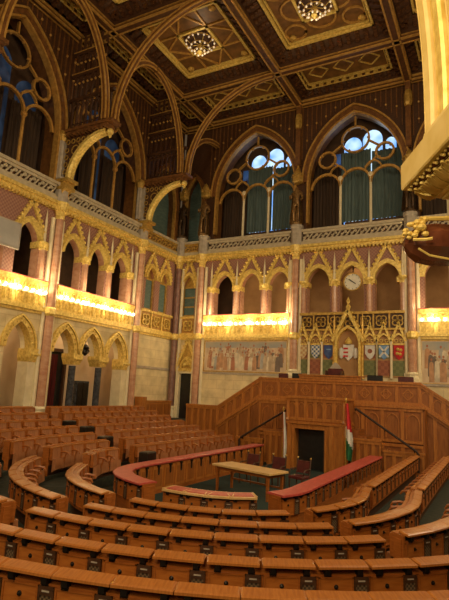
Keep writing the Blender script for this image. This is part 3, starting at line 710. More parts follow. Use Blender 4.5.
# ---- niches with coats of arms
def niche(uc, w, label, shield, low, field):
    t = thing('shield_niche', label, 'niche', W(FB, uc, .1, 4.0), 'painted niches with coats of arms')
    m = mbF(FB); m.box(uc - w, uc + w, .0, .04, 4.1, 6.6, 0); m.box(uc - w, uc + w, .04, .05, 4.2, 4.95, 1); m.box(uc - w, uc + w, .04, .05, 5.05, 5.75, 2); part('field', m, ['brownwall', low, field], t)
    m = mbF(FB)
    for s in (-1, 1): m.lathe([(.07, 4.05), (.05, 4.2), (.05, 5.75), (.09, 5.9)], (uc + s * w, .14, 0), 7)
    part('colonnette', m, 'stone_p', t)
    m = mbF(FB); arch_band(m, uc, 5.85, w - .08, .4, .08, .04, .18, 0, .1, 6)
    for s in (-1, 1): bar(m, (uc + s * (w + .02), 5.9), (uc, 6.8), .1, .08, .2); ring(m, uc + s * .13, 5.95, .07, .03, .06, .12, 0, 8)
    crocket(m, uc, .14, 6.85, .09); m.box(uc - w, uc + w, .04, .12, 5.74, 5.82)
    for s in (-1, 1):
        for k in (.3, .6): crocket(m, uc + s * (w + .02) * (1 - k) + s * .05, .14, 5.9 + .9 * k + .05, .05)
    part('gable', m, 'gold', t)
    m = mbF(FB); a = w * .72; z = 5.05
    m.poly([(uc - a, 5.72), (uc - a, z + .25), (uc - a * .5, z + .05), (uc, z - .06), (uc + a * .5, z + .05), (uc + a, z + .25), (uc + a, 5.72)], .05, .1, 0)
    mats = [shield]
    sh = part('shield', m, mats, t)
    m = mbF(FB)
    if shield == 'shield_lightblue':
        for s in (-1, 1): bar(m, (uc - s * a * .9, 5.12), (uc + s * a * .9, 5.68), .09, .1, .112)
        part('saltire', m, 'white', sh)
    elif shield == 'white':
        disc(m, uc, 5.42, .12, .1, .112, 12); part('roundel', m, 'nichered', sh)
    elif shield == 'flagred':
        for q in range(4): m.sphere((uc + .1 * math.cos(q * 1.57 + .6), .1, 5.4 + .15 * math.sin(q * 1.57 + .6)), .085, 6, 4)
        part('charge', m, 'gold', sh)
    elif shield == 'shield_blue':
        bar(m, (uc - .12, 5.5), (uc + .12, 5.5), .05, .1, .112); part('bar', m, 'shield_lightblue', sh)
S = [(-2.6, 'nichered', 'nichegreen', 'shield_cream', 'painted niche with cream patterned shield, leftmost of the row'), (-1.87, 'nichegreen', 'nichered', 'shield_check', 'painted niche with white and blue checked shield'),
     (-1.15, 'nichered', 'nichegreen', 'shield_blue', 'painted niche with dark blue shield left of the big canopy'), (1.02, 'nichered', 'nichegreen', 'white', 'painted niche with white shield just right of the big canopy'),
     (1.72, 'nichegreen', 'nichered', 'shield_lightblue', 'painted niche with light blue shield bearing a white saltire'), (2.45, 'nichered', 'nichegreen', 'flagred', 'painted niche with red and gold shield, rightmost of the row')]
for u, f, lo, sh, lab in S: niche(u, .35, lab, sh, lo, f)
t = thing('canopied_niche', 'tall central gold gothic canopy niche with a large crest above the podium', 'niche', W(FB, -.08, .2, 4.0))
m = mbF(FB); m.box(-.75, .6, .0, .04, 4.0, 6.6, 0); part('field', m, 'brownwall', t)
m = mbF(FB); arch_band(m, -.08, 5.75, .56, .85, .12, .04, .34, 0, 1.7, 8)
for s in (-1, 1): bar(m, (-.08 + s * .82, 5.9), (-.08, 7.55), .16, .1, .36)
for s in (-1, 1):
    for k in range(1, 7): crocket(m, -.08 + s * (.82 * (1 - k / 7) + .09), .24, 5.9 + 1.65 * k / 7 + .1, .08)
m.lathe([(.05, 7.5), (.14, 7.75), (.05, 7.9), (.11, 8.05), (.001, 8.3)], (-.08, .22, 0), 6)
part('gable', m, 'gold', t)
for s in (-1, 1):
    m = mbF(FB); x = -.08 + s * .74; m.lathe([(.12, 4.0), (.08, 4.2), (.08, 5.7), (.13, 5.9), (.07, 6.0), (.07, 6.9), (.001, 7.5)], (x, .2, 0), 8); part('buttress', m, 'gold_d', t)
m = mbF(FB); m.poly([(-.36, 5.75), (-.36, 5.2), (-.08, 4.9), (.2, 5.2), (.2, 5.75)], .06, .14); sh = part('crest', m, 'white', t)
m = mbF(FB); 
for z in (5.1, 5.3, 5.5): m.box(-.34, -.1, .14, .15, z, z + .09)
part('stripe', m, 'flagred', sh)
m = mbF(FB); m.lathe([(.16, 5.78), (.2, 5.9), (.1, 6.05), (.02, 6.15)], (-.08, .12, 0), 8); part('crown', m, 'gold', sh)
for s in (-1, 1): m = mbF(FB); m.sphere((-.08 + s * .38, .12, 5.3), .14, 7, 5, 0, 2.2); part('supporter', m, 'white', sh)

# ---- doorway gable
t = thing('door_gable', 'gold gothic gable with relief above the dark corner doorway', 'gable', W(FB, -10.02, .1, 4.1))
m = mbF(FB)
for s in (-1, 1): bar(m, (-10.02 + s * .78, 4.25), (-10.02, 6.05), .16, .0, .16)
m.box(-10.95, -9.1 - .25, 0, .14, 4.08, 4.28)
arch_band(m, -10.02, 4.3, .42, .6, .1, .0, .12, 0, 0, 8)
for s in (-1, 1):
    for k in range(1, 7): crocket(m, -10.02 + s * (.78 * (1 - k / 7) + .1), .1, 4.25 + 1.8 * k / 7 + .1, .08)
    m.lathe([(.08, 4.2), (.06, 5.1), (.001, 5.5)], (-10.02 + s * .8, .1, 0), 6)
crocket(m, -10.02, .1, 6.15, .12)
part('frame', m, 'gold', t)
m = mbF(FB); m.poly([(-10.7, 4.25), (-9.35, 4.25), (-10.02, 5.85)], 0, .04); part('tympanum', m, 'gold_d', t)
m = mbF(FB)
for a, b, r in ((-10.15, 4.55, .17), (-9.9, 4.6, .17), (-10.02, 4.85, .14), (-10.25, 4.45, .1), (-9.75, 4.45, .1)): m.sphere((a, .08, b), r, 7, 5)
part('relief', m, 'gold', t)
m = mbF(FB)
m.box(-10.72, -10.54, 0, .1, 1.25, 4.1); m.box(-9.42, -9.3, 0, .1, 1.25, 4.1); m.box(-10.72, -9.36, 0, .14, 3.98, 4.1)
part('door_surround', m, 'stone_p', t)

# ---- statues on the piers
def statue(F, u, n, z, label, matn, h=2.35, canopy=True):
    t = thing('statue', label, 'statue', W(F, u, n, z), 'statues on the wall piers')
    me = bpy.data.meshes.new('figure'); s = h / 1.8
    V = [(0, 0, .95), (0, 0, 1.2), (0, .01, 1.42), (0, .02, 1.56), (0, .03, 1.70), (.1, 0, .88), (.12, .04, .5), (.12, 0, .08), (.13, .1, .02), (-.1, 0, .88), (-.11, .07, .5), (-.12, 0, .08), (-.14, .1, .02),
         (.2, 0, 1.4), (.28, .02, 1.14), (.2, .2, 1.0), (-.2, 0, 1.4), (-.3, .04, 1.15), (-.24, .2, 1.28)]
    Ed = [(0, 1), (1, 2), (2, 3), (3, 4), (0, 5), (5, 6), (6, 7), (7, 8), (0, 9), (9, 10), (10, 11), (11, 12), (2, 13), (13, 14), (14, 15), (2, 16), (16, 17), (17, 18)]
    rad = [.15, .14, .17, .06, .1, .1, .075, .055, .04, .1, .075, .055, .04, .075, .055, .04, .075, .055, .04]
    off = W(F, u, n, z)
    me.from_pydata([tuple(W(F, u + a * s, n + b * s, z + .1 + c * s) - off) for a, b, c in V], Ed, [])
    me.materials.append(M[matn]); o = bpy.data.objects.new('figure', me); COL.objects.link(o); o.parent = t
    sk = o.modifiers.new('skin', 'SKIN'); sk.use_smooth_shade = True
    for i, sv in enumerate(me.skin_vertices[0].data): sv.radius = (rad[i] * s, rad[i] * s); sv.use_root = (i == 0)
    ss = o.modifiers.new('sub', 'SUBSURF'); ss.levels = 1; ss.render_levels = 1
    m = mbF(F); vs = []
    k = 9
    for i in range(k):
        a = PI * (i / (k - 1)); vs += [(u + .2 * s * math.cos(a), n - .1 * s * math.sin(a) - .02, z + .1 + 1.45 * s), (u + .33 * s * math.cos(a), n - .2 * s * math.sin(a), z + .12)]
    m.add(vs, [(2 * i, 2 * i + 2, 2 * i + 3, 2 * i + 1) for i in range(k - 1)]); part('cloak', m, matn, t)
    m = mbF(F); m.lathe([(.34, 0), (.34, .08), (.28, .1)], (u, n, z), 8); part('plinth', m, matn, t)
    m = mbF(F); m.tube([(u + .22 * s, n + .24 * s, z + .12), (u + .22 * s, n + .22 * s, z + .1 + 1.15 * s)], .025); part('sword', m, 'iron', t)
    if canopy:
        m = mbF(F); zc = z + .2 + h
        m.lathe([(.2, zc), (.33, zc + .08), (.33, zc + .35), (.22, zc + .42), (.24, zc + .6), (.12, zc + .85), (.001, zc + 1.0)], (u, n - .02, 0), 6)
        for i in range(6):
            a = i * PI / 3; crocket(m, u + .3 * math.cos(a), n - .02 + .3 * math.sin(a), zc + .44, .09)
        part('canopy', m, 'gold_d', t)
statue(FB, -9.3, .25, 12.6, 'golden bronze statue under a gold canopy left of the left back window', 'bronze')
statue(FB, -3.1, .25, 12.6, 'dark golden statue on the pier between the two bright back windows', 'bronze')
statue(FB, 3.1, .25, 12.6, 'brown statue beside the golden corbel at right of the right back window', 'bronze_d')
statue(FB, -10.85, .35, 12.6, 'dark bronze statue in the room corner under the small windows', 'bronze_d')

# ================================================================== HAMMER BRACKETS AND RIBS
def bracket(y, label):
    tip = -8.45; t = thing('timber_bracket', label, 'bracket', (XL, y, 11.6), 'carved timber brackets of the left wall')
    m = MB(); m.box(XL + .21, tip, y - .28, y + .28, 14.7, 14.85); m.box(XL + .21, tip + .3, y - .34, y + .34, 14.85, 15.0)
    for i in range(12):
        x = XL + .1 + i * .235; m.box(x, x + .1, y - .36, y + .36, 14.62, 14.72)
    part('deck', m, 'wood_arch', t)
    # spandrel above the brace
    cv = [(-10.75 + (1 - math.cos(a)) * 2.1, 12.45 + math.sin(a) * 2.1) for a in [R(90) * i / 10 for i in range(11)]]
    cv = [(x, z) for x, z in cv]
    m = MB(); rings = [[(XL + .21, y - .1, z0), (x, y - .1, z0), (x, y + .1, z0), (XL + .21, y + .1, z0)] for x, z0 in cv] ; rings.append([(XL + .21, y - .1, 14.72), (tip - .1, y - .1, 14.72), (tip - .1, y + .1, 14.72), (XL + .21, y + .1, 14.72)])
    m.loft(rings); part('spandrel', m, 'wood_dark', t)
    m = MB()
    for s in (-1, 1):
        m.M = Matrix(((1, 0, 0, 0), (0, 1, 0, y + s * .11), (0, 0, 1, 0), (0, 0, 0, 1)))
        for k in range(6): ring(m, -10.95 + k * .32, 14.42, .09, .04, -.02, .02, 0, 8)
        for k in range(4): ring(m, -10.98, 14.0 - k * .36, .09, .04, -.02, .02, 0, 8)
        ring(m, -10.45, 13.95, .2, .05, -.02, .02, 0, 10)
        for u, z in ((-10.2, 14.2), (-9.9, 14.2), (-10.7, 13.5)): m.sphere((u, 0, z), .06, 6, 4)
    part('trefoils', m, 'gold_d', t)
    m = MB(); m.sweep([(x, y, z) for x, z in cv], (0, 1, 0), [(-.2, -.1), (.2, -.1), (.2, .06), (.1, .14), (-.1, .14), (-.2, .06)]); part('brace', m, 'gold', t)
    m = MB(); m.loft([[(XL, y - .12, 11.3), (XL + .12, y - .12, 11.3), (XL + .12, y + .12, 11.3), (XL, y + .12, 11.3)], [(XL, y - .24, 12.0), (XL + .42, y - .24, 12.0), (XL + .42, y + .24, 12.0), (XL, y + .24, 12.0)]])
    m.box(XL - .05, XL + .62, y - .32, y + .32, 12.0, 12.15); m.box(XL - .05, XL + .56, y - .28, y + .28, 12.15, 12.35); m.box(XL - .05, XL + .74, y - .36, y + .36, 12.35, 12.5)
    part('corbel', m, 'gold_d', t)
    m = MB(); m.sphere((tip - .02, y, 14.5), .17, 8, 6); m.lathe([(.02, 14.2), (.1, 14.32)], (tip - .02, y, 0), 6); part('pendant', m, 'gold', t)
    # screen standing on the deck
    m = MB()
    for i in range(9):
        x = XL + .2 + i * .3; m.box(x, x + .06, y - .05, y + .05, 15.0, 16.6)
        if i < 8:
            m.M = Matrix.Translation((0, y, 0)); arch_band(m, x + .18, 16.2, .1, .2, .05, -.05, .05, 0, 0, 5); ring(m, x + .18, 15.3, .09, .03, -.05, .05, 0, 8); m.M = Matrix.Identity(4)
    m.box(XL, tip, y - .08, y + .08, 16.6, 16.75)
    for i in range(6):
        x = XL + .25 + i * .36; zt = 20.1 if i < 5 else 19.6; m.box(x - .05, x + .05, y - .05, y + .05, 16.75, zt)
        if i < 5:
            m.M = Matrix.Translation((0, y, 0)); arch_band(m, x + .18, 17.5, .12, .3, .07, -.04, .04, 0, 0, 5); arch_band(m, x + .18, 18.7, .12, .3, .07, -.04, .04, 0, 0, 5); m.M = Matrix.Identity(4)
    m.box(XL, tip - .9, y - .07, y + .07, 17.9, 18.05); m.box(XL, tip - .7, y - .07, y + .07, 19.1, 19.25)
    part('tracery_screen', m, 'wood_dark', t)
    m = MB(); m.box(XL, tip - .9, y - .09, y + .09, 18.05, 18.1); m.box(XL, tip - .7, y - .09, y + .09, 19.25, 19.3)
    for i in range(8):
        x = XL + .3 + i * .26; crocket(m, x, y - .07, 17.5, .07); crocket(m, x, y - .07, 18.6, .07)
    part('gold_trim', m, 'gold_b', t)
    return t
bracket(10.0, 'carved timber bracket off the left edge, nearest the camera')
bracket(16.2, 'large carved timber bracket with bright gold curved brace between the dark left windows')
bracket(22.5, 'smaller looking carved timber bracket with gold brace near the corner')
ZB = 20.05
def rib(p0, p1, plane, label, r_full=True, zapex=19.95):
    """quarter arch from p0 (low) to p1 (high); the tangent is vertical at p0 and flat at p1"""
    a, b = Vector(p0), Vector(p1); d = Vector((b.x - a.x, b.y - a.y, 0)); n = 14; pts = []
    for i in range(n + 1):
        q = R(90) * i / n; pts.append((a.x + d.x * (1 - math.cos(q)), a.y + d.y * (1 - math.cos(q)), a.z + (b.z - a.z) * math.sin(q)))
    side = Vector((d.y, -d.x, 0)).normalized()
    t = thing('curved_rib', label, 'rib', a, 'curved timber ribs under the ceiling')
    m = MB(); m.sweep(pts, side, [(-.10, -.11), (.10, -.11), (.10, .11), (-.10, .11)]); part('timber', m, 'wood_arch', t)
    m = MB()
    for s in (-1, 1): m.sweep(pts, side, [(s * .10 - .025, -.14), (s * .10 + .03, -.14), (s * .10 + .03, -.07), (s * .10 - .025, -.07)]); m.sweep(pts, side, [(s * .10 - .025, .07), (s * .10 + .03, .07), (s * .10 + .03, .14), (s * .10 - .025, .14)])
    part('gold_edge', m, 'gold_b', t)
X0 = -8.62
rib((X0, 15.93, 15.03), (X0, 13.1, 19.7), 'y', 'curved rib rising from the near gold-braced bracket toward the top left photo corner')
rib((X0, 10.27, 15.03), (X0, 13.1, 19.7), 'y', 'curved rib outside the left photo edge over the first window')
rib((X0, 16.47, 15.03), (X0, 19.3, 19.7), 'y', 'curved rib from the near bracket running along the wall over the second left window')
rib((X0, 22.23, 15.03), (X0, 19.4, 19.7), 'y', 'curved rib from the corner bracket bending back over the second left window')
rib((X0, 22.77, 15.03), (X0, 26.3, 18.6), 'y', 'short curved rib from the corner bracket to the back wall')
rib((X0 + .34, 16.2, 15.03), (-3.3, 16.4, 19.95), 'x', 'long curved rib from the near bracket crossing toward the left chandelier')
rib((X0 + .34, 22.5, 15.03), (-3.3, 22.7, 19.95), 'x', 'long curved rib from the corner bracket toward the beam above the back windows')
t = thing('timber_post', 'brown timber post rising from the statue between the back windows to the beam', 'post', (-3.1, YB - .2, 16.5)); m = MB(); m.box(-3.24, -2.96, YB - .3, YB, 16.3, 20.1); part('post', m, 'wood_arch', t); m = MB(); m.lathe([(.17, 18.6), (.22, 18.8), (.22, 19.3), (.17, 19.5)], (-3.1, YB - .25, 0), 6); part('boss', m, 'gold_d', t)
t = thing('timber_post', 'brown timber post rising from the statue by the golden corbel', 'post', (3.1, YB - .2, 16.5)); m = MB(); m.box(2.96, 3.24, YB - .3, YB, 16.3, 20.1); part('post', m, 'wood_arch', t); m = MB(); m.lathe([(.17, 18.6), (.22, 18.8), (.22, 19.3), (.17, 19.5)], (3.1, YB - .25, 0), 6); part('boss', m, 'gold_d', t)

# ================================================================== CEILING
def ceiling():
    root = struct('ceiling')
    m = MB(); m.box(-11.4, 12, 2, 26.6, Z_CEIL + .15, Z_CEIL + .3); part('boards', m, 'wood_ceiling', root)
    xs = [-11.25, -9.2, -3.1, 3.1, 9.3]; ys = [26.4, 22.85, 16.55, 10.2, 4.0]
    def beam(x0, x1, y0, y1):
        m = MB(); m.box(x0, x1, y0, y1, ZB, Z_CEIL + .15, 0)
        if x1 - x0 > y1 - y0:
            for s, y in ((-1, y0), (1, y1)):
                m.box(x0, x1, y - .04, y + .04, ZB - .03, ZB + .07, 1); m.box(x0, x1, y - .07, y + .07, ZB + .16, ZB + .28, 1)
        else:
            for x in (x0, x1):
                m.box(x - .04, x + .04, y0, y1, ZB - .03, ZB + .07, 1); m.box(x - .07, x + .07, y0, y1, ZB + .16, ZB + .28, 1)
        part('beam', m, ['wood_ceiling', 'gold_b'], root)
    for x in xs[1:4]: beam(x - .17, x + .17, 4, 26.4)
    beam(9.13, 9.47, 4, 26.4); beam(-11.25, -11.0, 4, 26.4)
    for y in ys[1:]: beam(-11.25, 11.2, y - .17, y + .17)
    beam(-11.25, 11.2, 26.2, 26.45)
    def coffer(x0, x1, y0, y1, style):
        x0 += .25; x1 -= .25; y0 += .25; y1 -= .25
        zt = Z_CEIL; narrow = min(x1 - x0, y1 - y0) < 3.5
        ins = .5 if narrow else .72
        # inner panel
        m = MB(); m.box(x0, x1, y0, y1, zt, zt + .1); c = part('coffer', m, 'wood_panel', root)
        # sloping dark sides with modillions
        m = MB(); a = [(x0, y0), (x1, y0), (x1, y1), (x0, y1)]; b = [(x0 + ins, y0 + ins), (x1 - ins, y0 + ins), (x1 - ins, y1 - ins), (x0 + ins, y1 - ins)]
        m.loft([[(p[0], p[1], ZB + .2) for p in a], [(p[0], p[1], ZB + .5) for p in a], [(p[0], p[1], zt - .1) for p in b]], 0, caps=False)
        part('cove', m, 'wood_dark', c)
        m = MB()
        def mod(px, py, dx, dy):
            for k, (d0, z0) in enumerate(((.02, ZB + .38), (.2, ZB + .5), (.38, ZB + .6))):
                cx, cy = px + dx * (d0 + .09), py + dy * (d0 + .09); m.box(cx - .085, cx + .085, cy - .085, cy + .085, z0, z0 + .22)
        k = max(3, int((x1 - x0) / .42))
        for i in range(k):
            px = x0 + (x1 - x0) * (i + .5) / k; mod(px, y0, 0, 1); mod(px, y1, 0, -1)
        k = max(3, int((y1 - y0) / .42))
        for i in range(k):
            py = y0 + (y1 - y0) * (i + .5) / k; mod(x0, py, 1, 0); mod(x1, py, -1, 0)
        part('modillions', m, 'wood_ceiling', c)
        m = MB()
        def frame(ix, w, z0, z1, mi=0):
            X0, X1, Y0, Y1 = x0 + ix, x1 - ix, y0 + ix, y1 - ix
            m.box(X0, X1, Y0, Y0 + w, z0, z1, mi); m.box(X0, X1, Y1 - w, Y1, z0, z1, mi); m.box(X0, X0 + w, Y0, Y1, z0, z1, mi); m.box(X1 - w, X1, Y0, Y1, z0, z1, mi)
        frame(ins - .08, .1, zt - .26, zt - .05); frame(ins + .08, .05, zt - .14, zt)
        cx, cy = (x0 + x1) / 2, (y0 + y1) / 2
        if not narrow:
            hx, hy = (x1 - x0) / 2 - ins - .1, (y1 - y0) / 2 - ins - .1; q = 0.83
            for s in (-1, 1):
                m.box(cx - q - .06, cx + q + .06, cy + s * q - .06, cy + s * q + .06, zt - .12, zt); m.box(cx + s * q - .06, cx + s * q + .06, cy - q - .06, cy + q + .06, zt - .12, zt)
            def strip(ax, ay, bx, by, w=.045):
                d = Vector((bx - ax, by - ay, 0)).normalized(); p = Vector((-d.y, d.x, 0)) * w
                m.loft([[(ax + p.x, ay + p.y, zt - .07), (ax - p.x, ay - p.y, zt - .07), (ax - p.x, ay - p.y, zt), (ax + p.x, ay + p.y, zt)], [(bx + p.x, by + p.y, zt - .07), (bx - p.x, by - p.y, zt - .07), (bx - p.x, by - p.y, zt), (bx + p.x, by + p.y, zt)]], 1)
            if style == 'x':
                for sx in (-1, 1):
                    for sy in (-1, 1):
                        strip(cx + sx * q, cy + sy * q, cx + sx * hx, cy + sy * q); strip(cx + sx * q, cy + sy * q, cx + sx * q, cy + sy * hy)
                        strip(cx + sx * q, cy + sy * q, cx + sx * hx, cy)
                        strip(cx + sx * q, cy + sy * q, cx, cy + sy * hy)
            else:
                for sx in (-1, 1):
                    for sy in (-1, 1):
                        for i in range(17):
                            a0, a1 = 2 * PI * i / 16, 2 * PI * (i + 1) / 16
                            ex, ey = cx + sx * (q + .62), cy + sy * (q + .62); strip(ex + .52 * math.cos(a0), ey + .52 * math.sin(a0), ex + .52 * math.cos(a1), ey + .52 * math.sin(a1), .045)
                    for i in range(8):
                        a0, a1 = PI * i / 8, PI * (i + 1) / 8
                        strip(cx + .7 * math.cos(a0), cy + sx * (q + .1 + .7 * math.sin(a0)), cx + .7 * math.cos(a1), cy + sx * (q + .1 + .7 * math.sin(a1)), .045)
                        strip(cx + sx * (q + .1 + .7 * math.sin(a0)), cy + .7 * math.cos(a0), cx + sx * (q + .1 + .7 * math.sin(a1)), cy + .7 * math.cos(a1), .045)
        elif max(x1 - x0, y1 - y0) > 4:
            for k in range(-1, 2):
                a = .55
                if x1 - x0 > y1 - y0: strip_pts = [(cx + k * 1.4 - a, cy), (cx + k * 1.4, cy + a), (cx + k * 1.4 + a, cy), (cx + k * 1.4, cy - a)]
                else: strip_pts = [(cx - a, cy + k * 1.4), (cx, cy + k * 1.4 + a), (cx + a, cy + k * 1.4), (cx, cy + k * 1.4 - a)]
                for p, q_ in zip(strip_pts, strip_pts[1:] + strip_pts[:1]):
                    d = Vector((q_[0] - p[0], q_[1] - p[1], 0)).normalized(); pp = Vector((-d.y, d.x, 0)) * .035
                    m.loft([[(p[0] + pp.x, p[1] + pp.y, zt - .05), (p[0] - pp.x, p[1] - pp.y, zt - .05), (p[0] - pp.x, p[1] - pp.y, zt), (p[0] + pp.x, p[1] + pp.y, zt)], [(q_[0] + pp.x, q_[1] + pp.y, zt - .05), (q_[0] - pp.x, q_[1] - pp.y, zt - .05), (q_[0] - pp.x, q_[1] - pp.y, zt), (q_[0] + pp.x, q_[1] + pp.y, zt)]])
        part('gold_frame', m, ['gold', 'gold_b'], c)
        m = MB()
        if not narrow:
            for sx in (-1, 1):
                for sy in (-1, 1): m.sphere((cx + sx * (hx - .3), cy + sy * (hy - .3), zt - .05), .2, 8, 5, 0, .6)
            part('rosette', m, 'gold_d', c)
    for i in range(4):
        for j in range(4):
            coffer(xs[i], xs[i + 1], ys[j + 1], ys[j], 'x' if i in (1, 3) else 'c')
ceiling()
def ceiling_light(x, y, label):
    z0 = Z_CEIL - .05
    t = thing('ceiling_chandelier', label, 'chandelier', (x, y, z0), 'bulb studded ceiling rosettes')
    m = MB(); m.lathe([(.82, z0 - .02), (.82, z0 + .02)], (x, y, 0), 16); part('backplate', m, 'wood_dark', t)
    for r, dz, n in ((.74, .08, 16), (.5, .32, 12), (.28, .55, 8)):
        m = MB(); m.tube([(x + r * math.cos(2 * PI * i / 24), y + r * math.sin(2 * PI * i / 24), z0 - dz) for i in range(25)], .025, 5); part('hoop', m, 'gold_d', t)
        for i in range(n):
            a = 2 * PI * i / n; m = MB(); m.sphere((x + r * math.cos(a), y + r * math.sin(a), z0 - dz - .07), .055, 6, 4); part('bulb', m, 'bulb_s', t, sm=True)
    m = MB(); m.lathe([(.03, z0), (.05, z0 - .5), (.14, z0 - .62), (.02, z0 - .8)], (x, y, 0), 8)
    for i in range(8):
        a = 2 * PI * i / 8; m.tube([(x, y, z0 - .2), (x + .4 * math.cos(a), y + .4 * math.sin(a), z0 - .38), (x + .74 * math.cos(a), y + .74 * math.sin(a), z0 - .08)], .018, 4)
    part('stem', m, 'gold', t)
ceiling_light(-6.15, 19.7, 'bulb studded rosette chandelier in the left coffer with crossing strips')
ceiling_light(0.0, 19.7, 'bulb studded rosette chandelier at top right of the photo among round coffer mouldings')

# ================================================================== NEAR CORBEL (right edge)
LC = Matrix(((r0.x, -math.sin(yaw), 0, CAM.x), (r0.y, math.cos(yaw), 0, CAM.y), (0, 0, 1, 0), (0, 0, 0, 1)))   # axes of the diagonal pier: a along its cross axis, b along its long axis
def near_pier():
    t = thing('near_pier', 'bright golden arch springer and leafy capital of a pier at right photo edge', 'pier', LC @ Vector((1.9, 2.6, 0)))
    m = MB(); m.M = LC; m.box(1.5, 2.6, 1.6, 3.3, 0, 9); part('shaft', m, 'stone_p', t)
    m = MB(); m.M = LC
    B0 = 2.95
    m.loft([[(1.06, 1.0, 4.375), (2.3, 1.0, 4.375), (2.3, B0, 4.375), (1.06, B0, 4.375)], [(1.06, 1.0, 4.53), (2.3, 1.0, 4.53), (2.3, B0, 4.53), (1.06, B0, 4.53)], [(1.17, 1.0, 4.66), (2.3, 1.0, 4.66), (2.3, B0 - .06, 4.66), (1.17, B0 - .06, 4.66)], [(1.185, 1.0, 4.72), (2.3, 1.0, 4.72), (2.3, B0 - .06, 4.72), (1.185, B0 - .06, 4.72)]])
    part('impost', m, ['stone_gold'], t, 'plain pale golden stone block')
    # underside profile of the capital: (inset from the impost face, z)
    def layer(prof, name, mt, lab=None):
        m = MB(); m.M = LC
        m.loft([[(1.06 + d, 1.0, z), (2.3, 1.0, z), (2.3, B0 - d, z), (1.06 + d, B0 - d, z)] for d, z in prof]); return part(name, m, mt, t, lab)
    layer([(.0, 4.376), (.005, 4.365), (.012, 4.362)], 'fillet', 'gold')
    layer([(.03, 4.362), (.055, 4.35), (.05, 4.335)], 'cavetto', 'redmarble', 'dark brown hollow moulding')
    layer([(.05, 4.34), (.075, 4.325), (.115, 4.30), (.15, 4.28)], 'bell', 'gold_d')
    m = MB(); m.M = LC; rl = random.Random(5)
    def leaf(P0, du, dn):
        # P0 root on the capital, du sideways direction, dn outward direction; a curled, ridged leaf
        for off in (-.024, 0, .024):
            rings = []
            for d, z, w, th in ((.0, 0, .012, .01), (.035, .012, .015, .014), (.075, .035, .013, .016), (.098, .05, .010, .014), (.112, .046, .006, .008)):
                k = 1 - abs(off) * 6; c = Vector(P0) + Vector(dn) * d * k + Vector((0, 0, z * k)) + Vector(du) * off * (1 + d * 2)
                rings.append([c - Vector(du) * w - Vector((0, 0, th)), c + Vector(du) * w - Vector((0, 0, th)), c + Vector(du) * w + Vector((0, 0, th * .3)), c - Vector(du) * w + Vector((0, 0, th * .3))])
            m.loft(rings)
    for i in range(20):
        b = B0 - .12 - i * .092; leaf((1.205, b, 4.285), (0, 1, 0), (-1, 0, 0)); m.sphere((1.092, b + .046, 4.345), .011, 5, 4)
    for i in range(20): m.sphere((1.085, B0 - .06 - i * .046, 4.352), .008, 5, 4)
    for i in range(5): leaf((1.22 + i * .092, B0 - .145, 4.285), (1, 0, 0), (0, 1, 0))
    leaf((1.2, B0 - .14, 4.285), (.7, .7, 0), (-.7, .7, 0))
    part('acanthus_leaves', m, 'gold', t)
    layer([(.145, 4.282), (.145, 4.268), (.165, 4.268)], 'moulding', 'gold')
    layer([(.175, 4.27), (.175, 4.25), (.2, 4.245)], 'moulding', 'gold')
    layer([(.225, 4.25), (.26, 4.225), (.33, 4.21), (.38, 4.15)], 'moulding', 'gold')
    # arch mouldings springing from the impost
    path = [(-.045 * ((z - 4.9) / .8) ** 2 if z > 4.9 else 0, z) for z in [4.7 + .16 * i for i in range(20)]]
    for da, b0, b1, w, mt in ((1.19, B0 - .16, B0 - .06, .03, 'stone_gold'), (1.225, B0 - .26, B0 - .17, .02, 'gold'), (1.265, B0 - .38, B0 - .27, .035, 'stone_gold'), (1.29, B0 - .5, B0 - .39, .02, 'gold'), (1.35, B0 - .72, B0 - .52, .04, 'stone_gold'), (1.42, 1.0, B0 - .74, .02, 'stone_gold')):
        m = MB(); m.M = LC
        m.loft([[(p + da, b1, z), (p + da + .004, b1 - .01, z), (p + da - w * .25, (b0 * .4 + b1 * .6), z), (p + da, b0 + .01, z), (p + da + .02, b0, z), (p + da + .4, b0, z), (p + da + .4, b1, z)] for p, z in path])
        part('arch_moulding', m, mt, t)
    # lower dark red corbel with gilded scroll
    m = MB(); m.M = LC
    prof = [(1.0, .02), (1.03, .07), (1.08, .105), (1.16, .118), (1.3, .115), (1.55, .10)]
    m.loft([[(a, 2.75 + r * 1.15 * math.cos(2 * PI * i / 8 + .39), 3.965 + r * math.sin(2 * PI * i / 8 + .39)) for i in range(8)] for a, r in prof])
    co = part('lower_corbel', m, 'redmarble', t, 'dark red marble corbel')
    m = MB(); m.M = LC
    for a, b, z, r in ((1.0, 2.72, 4.03, .02), (.99, 2.7, 4.005, .018), (1.015, 2.7, 4.06, .018), (1.035, 2.66, 4.035, .018), (1.06, 2.63, 4.05, .018), (1.0, 2.67, 3.975, .016), (1.03, 2.64, 4.0, .017), (1.02, 2.68, 4.055, .02), (1.0, 2.66, 3.995, .018), (1.045, 2.66, 4.06, .026), (1.05, 2.62, 4.02, .028), (1.02, 2.64, 3.98, .02), (1.08, 2.64, 4.075, .022), (1.07, 2.62, 3.985, .02), (1.13, 2.65, 4.085, .016), (1.2, 2.65, 4.09, .018), (1.27, 2.65, 4.092, .02), (1.34, 2.65, 4.09, .02)):
        m.sphere((a, b, z), r, 7, 5, 0, .75)
    m.tube([(1.05, 2.64, 4.075), (1.2, 2.64, 4.085), (1.4, 2.64, 4.09)], .013, 6); m.tube([(1.01, 2.64, 3.955), (1.07, 2.61, 3.95), (1.1, 2.6, 3.955)], .008, 5); m.tube([(1.03, 2.62, 3.9), (1.09, 2.62, 3.865), (1.2, 2.63, 3.852)], .006, 5)
    part('gilded_scroll', m, 'gold', co)
near_pier()

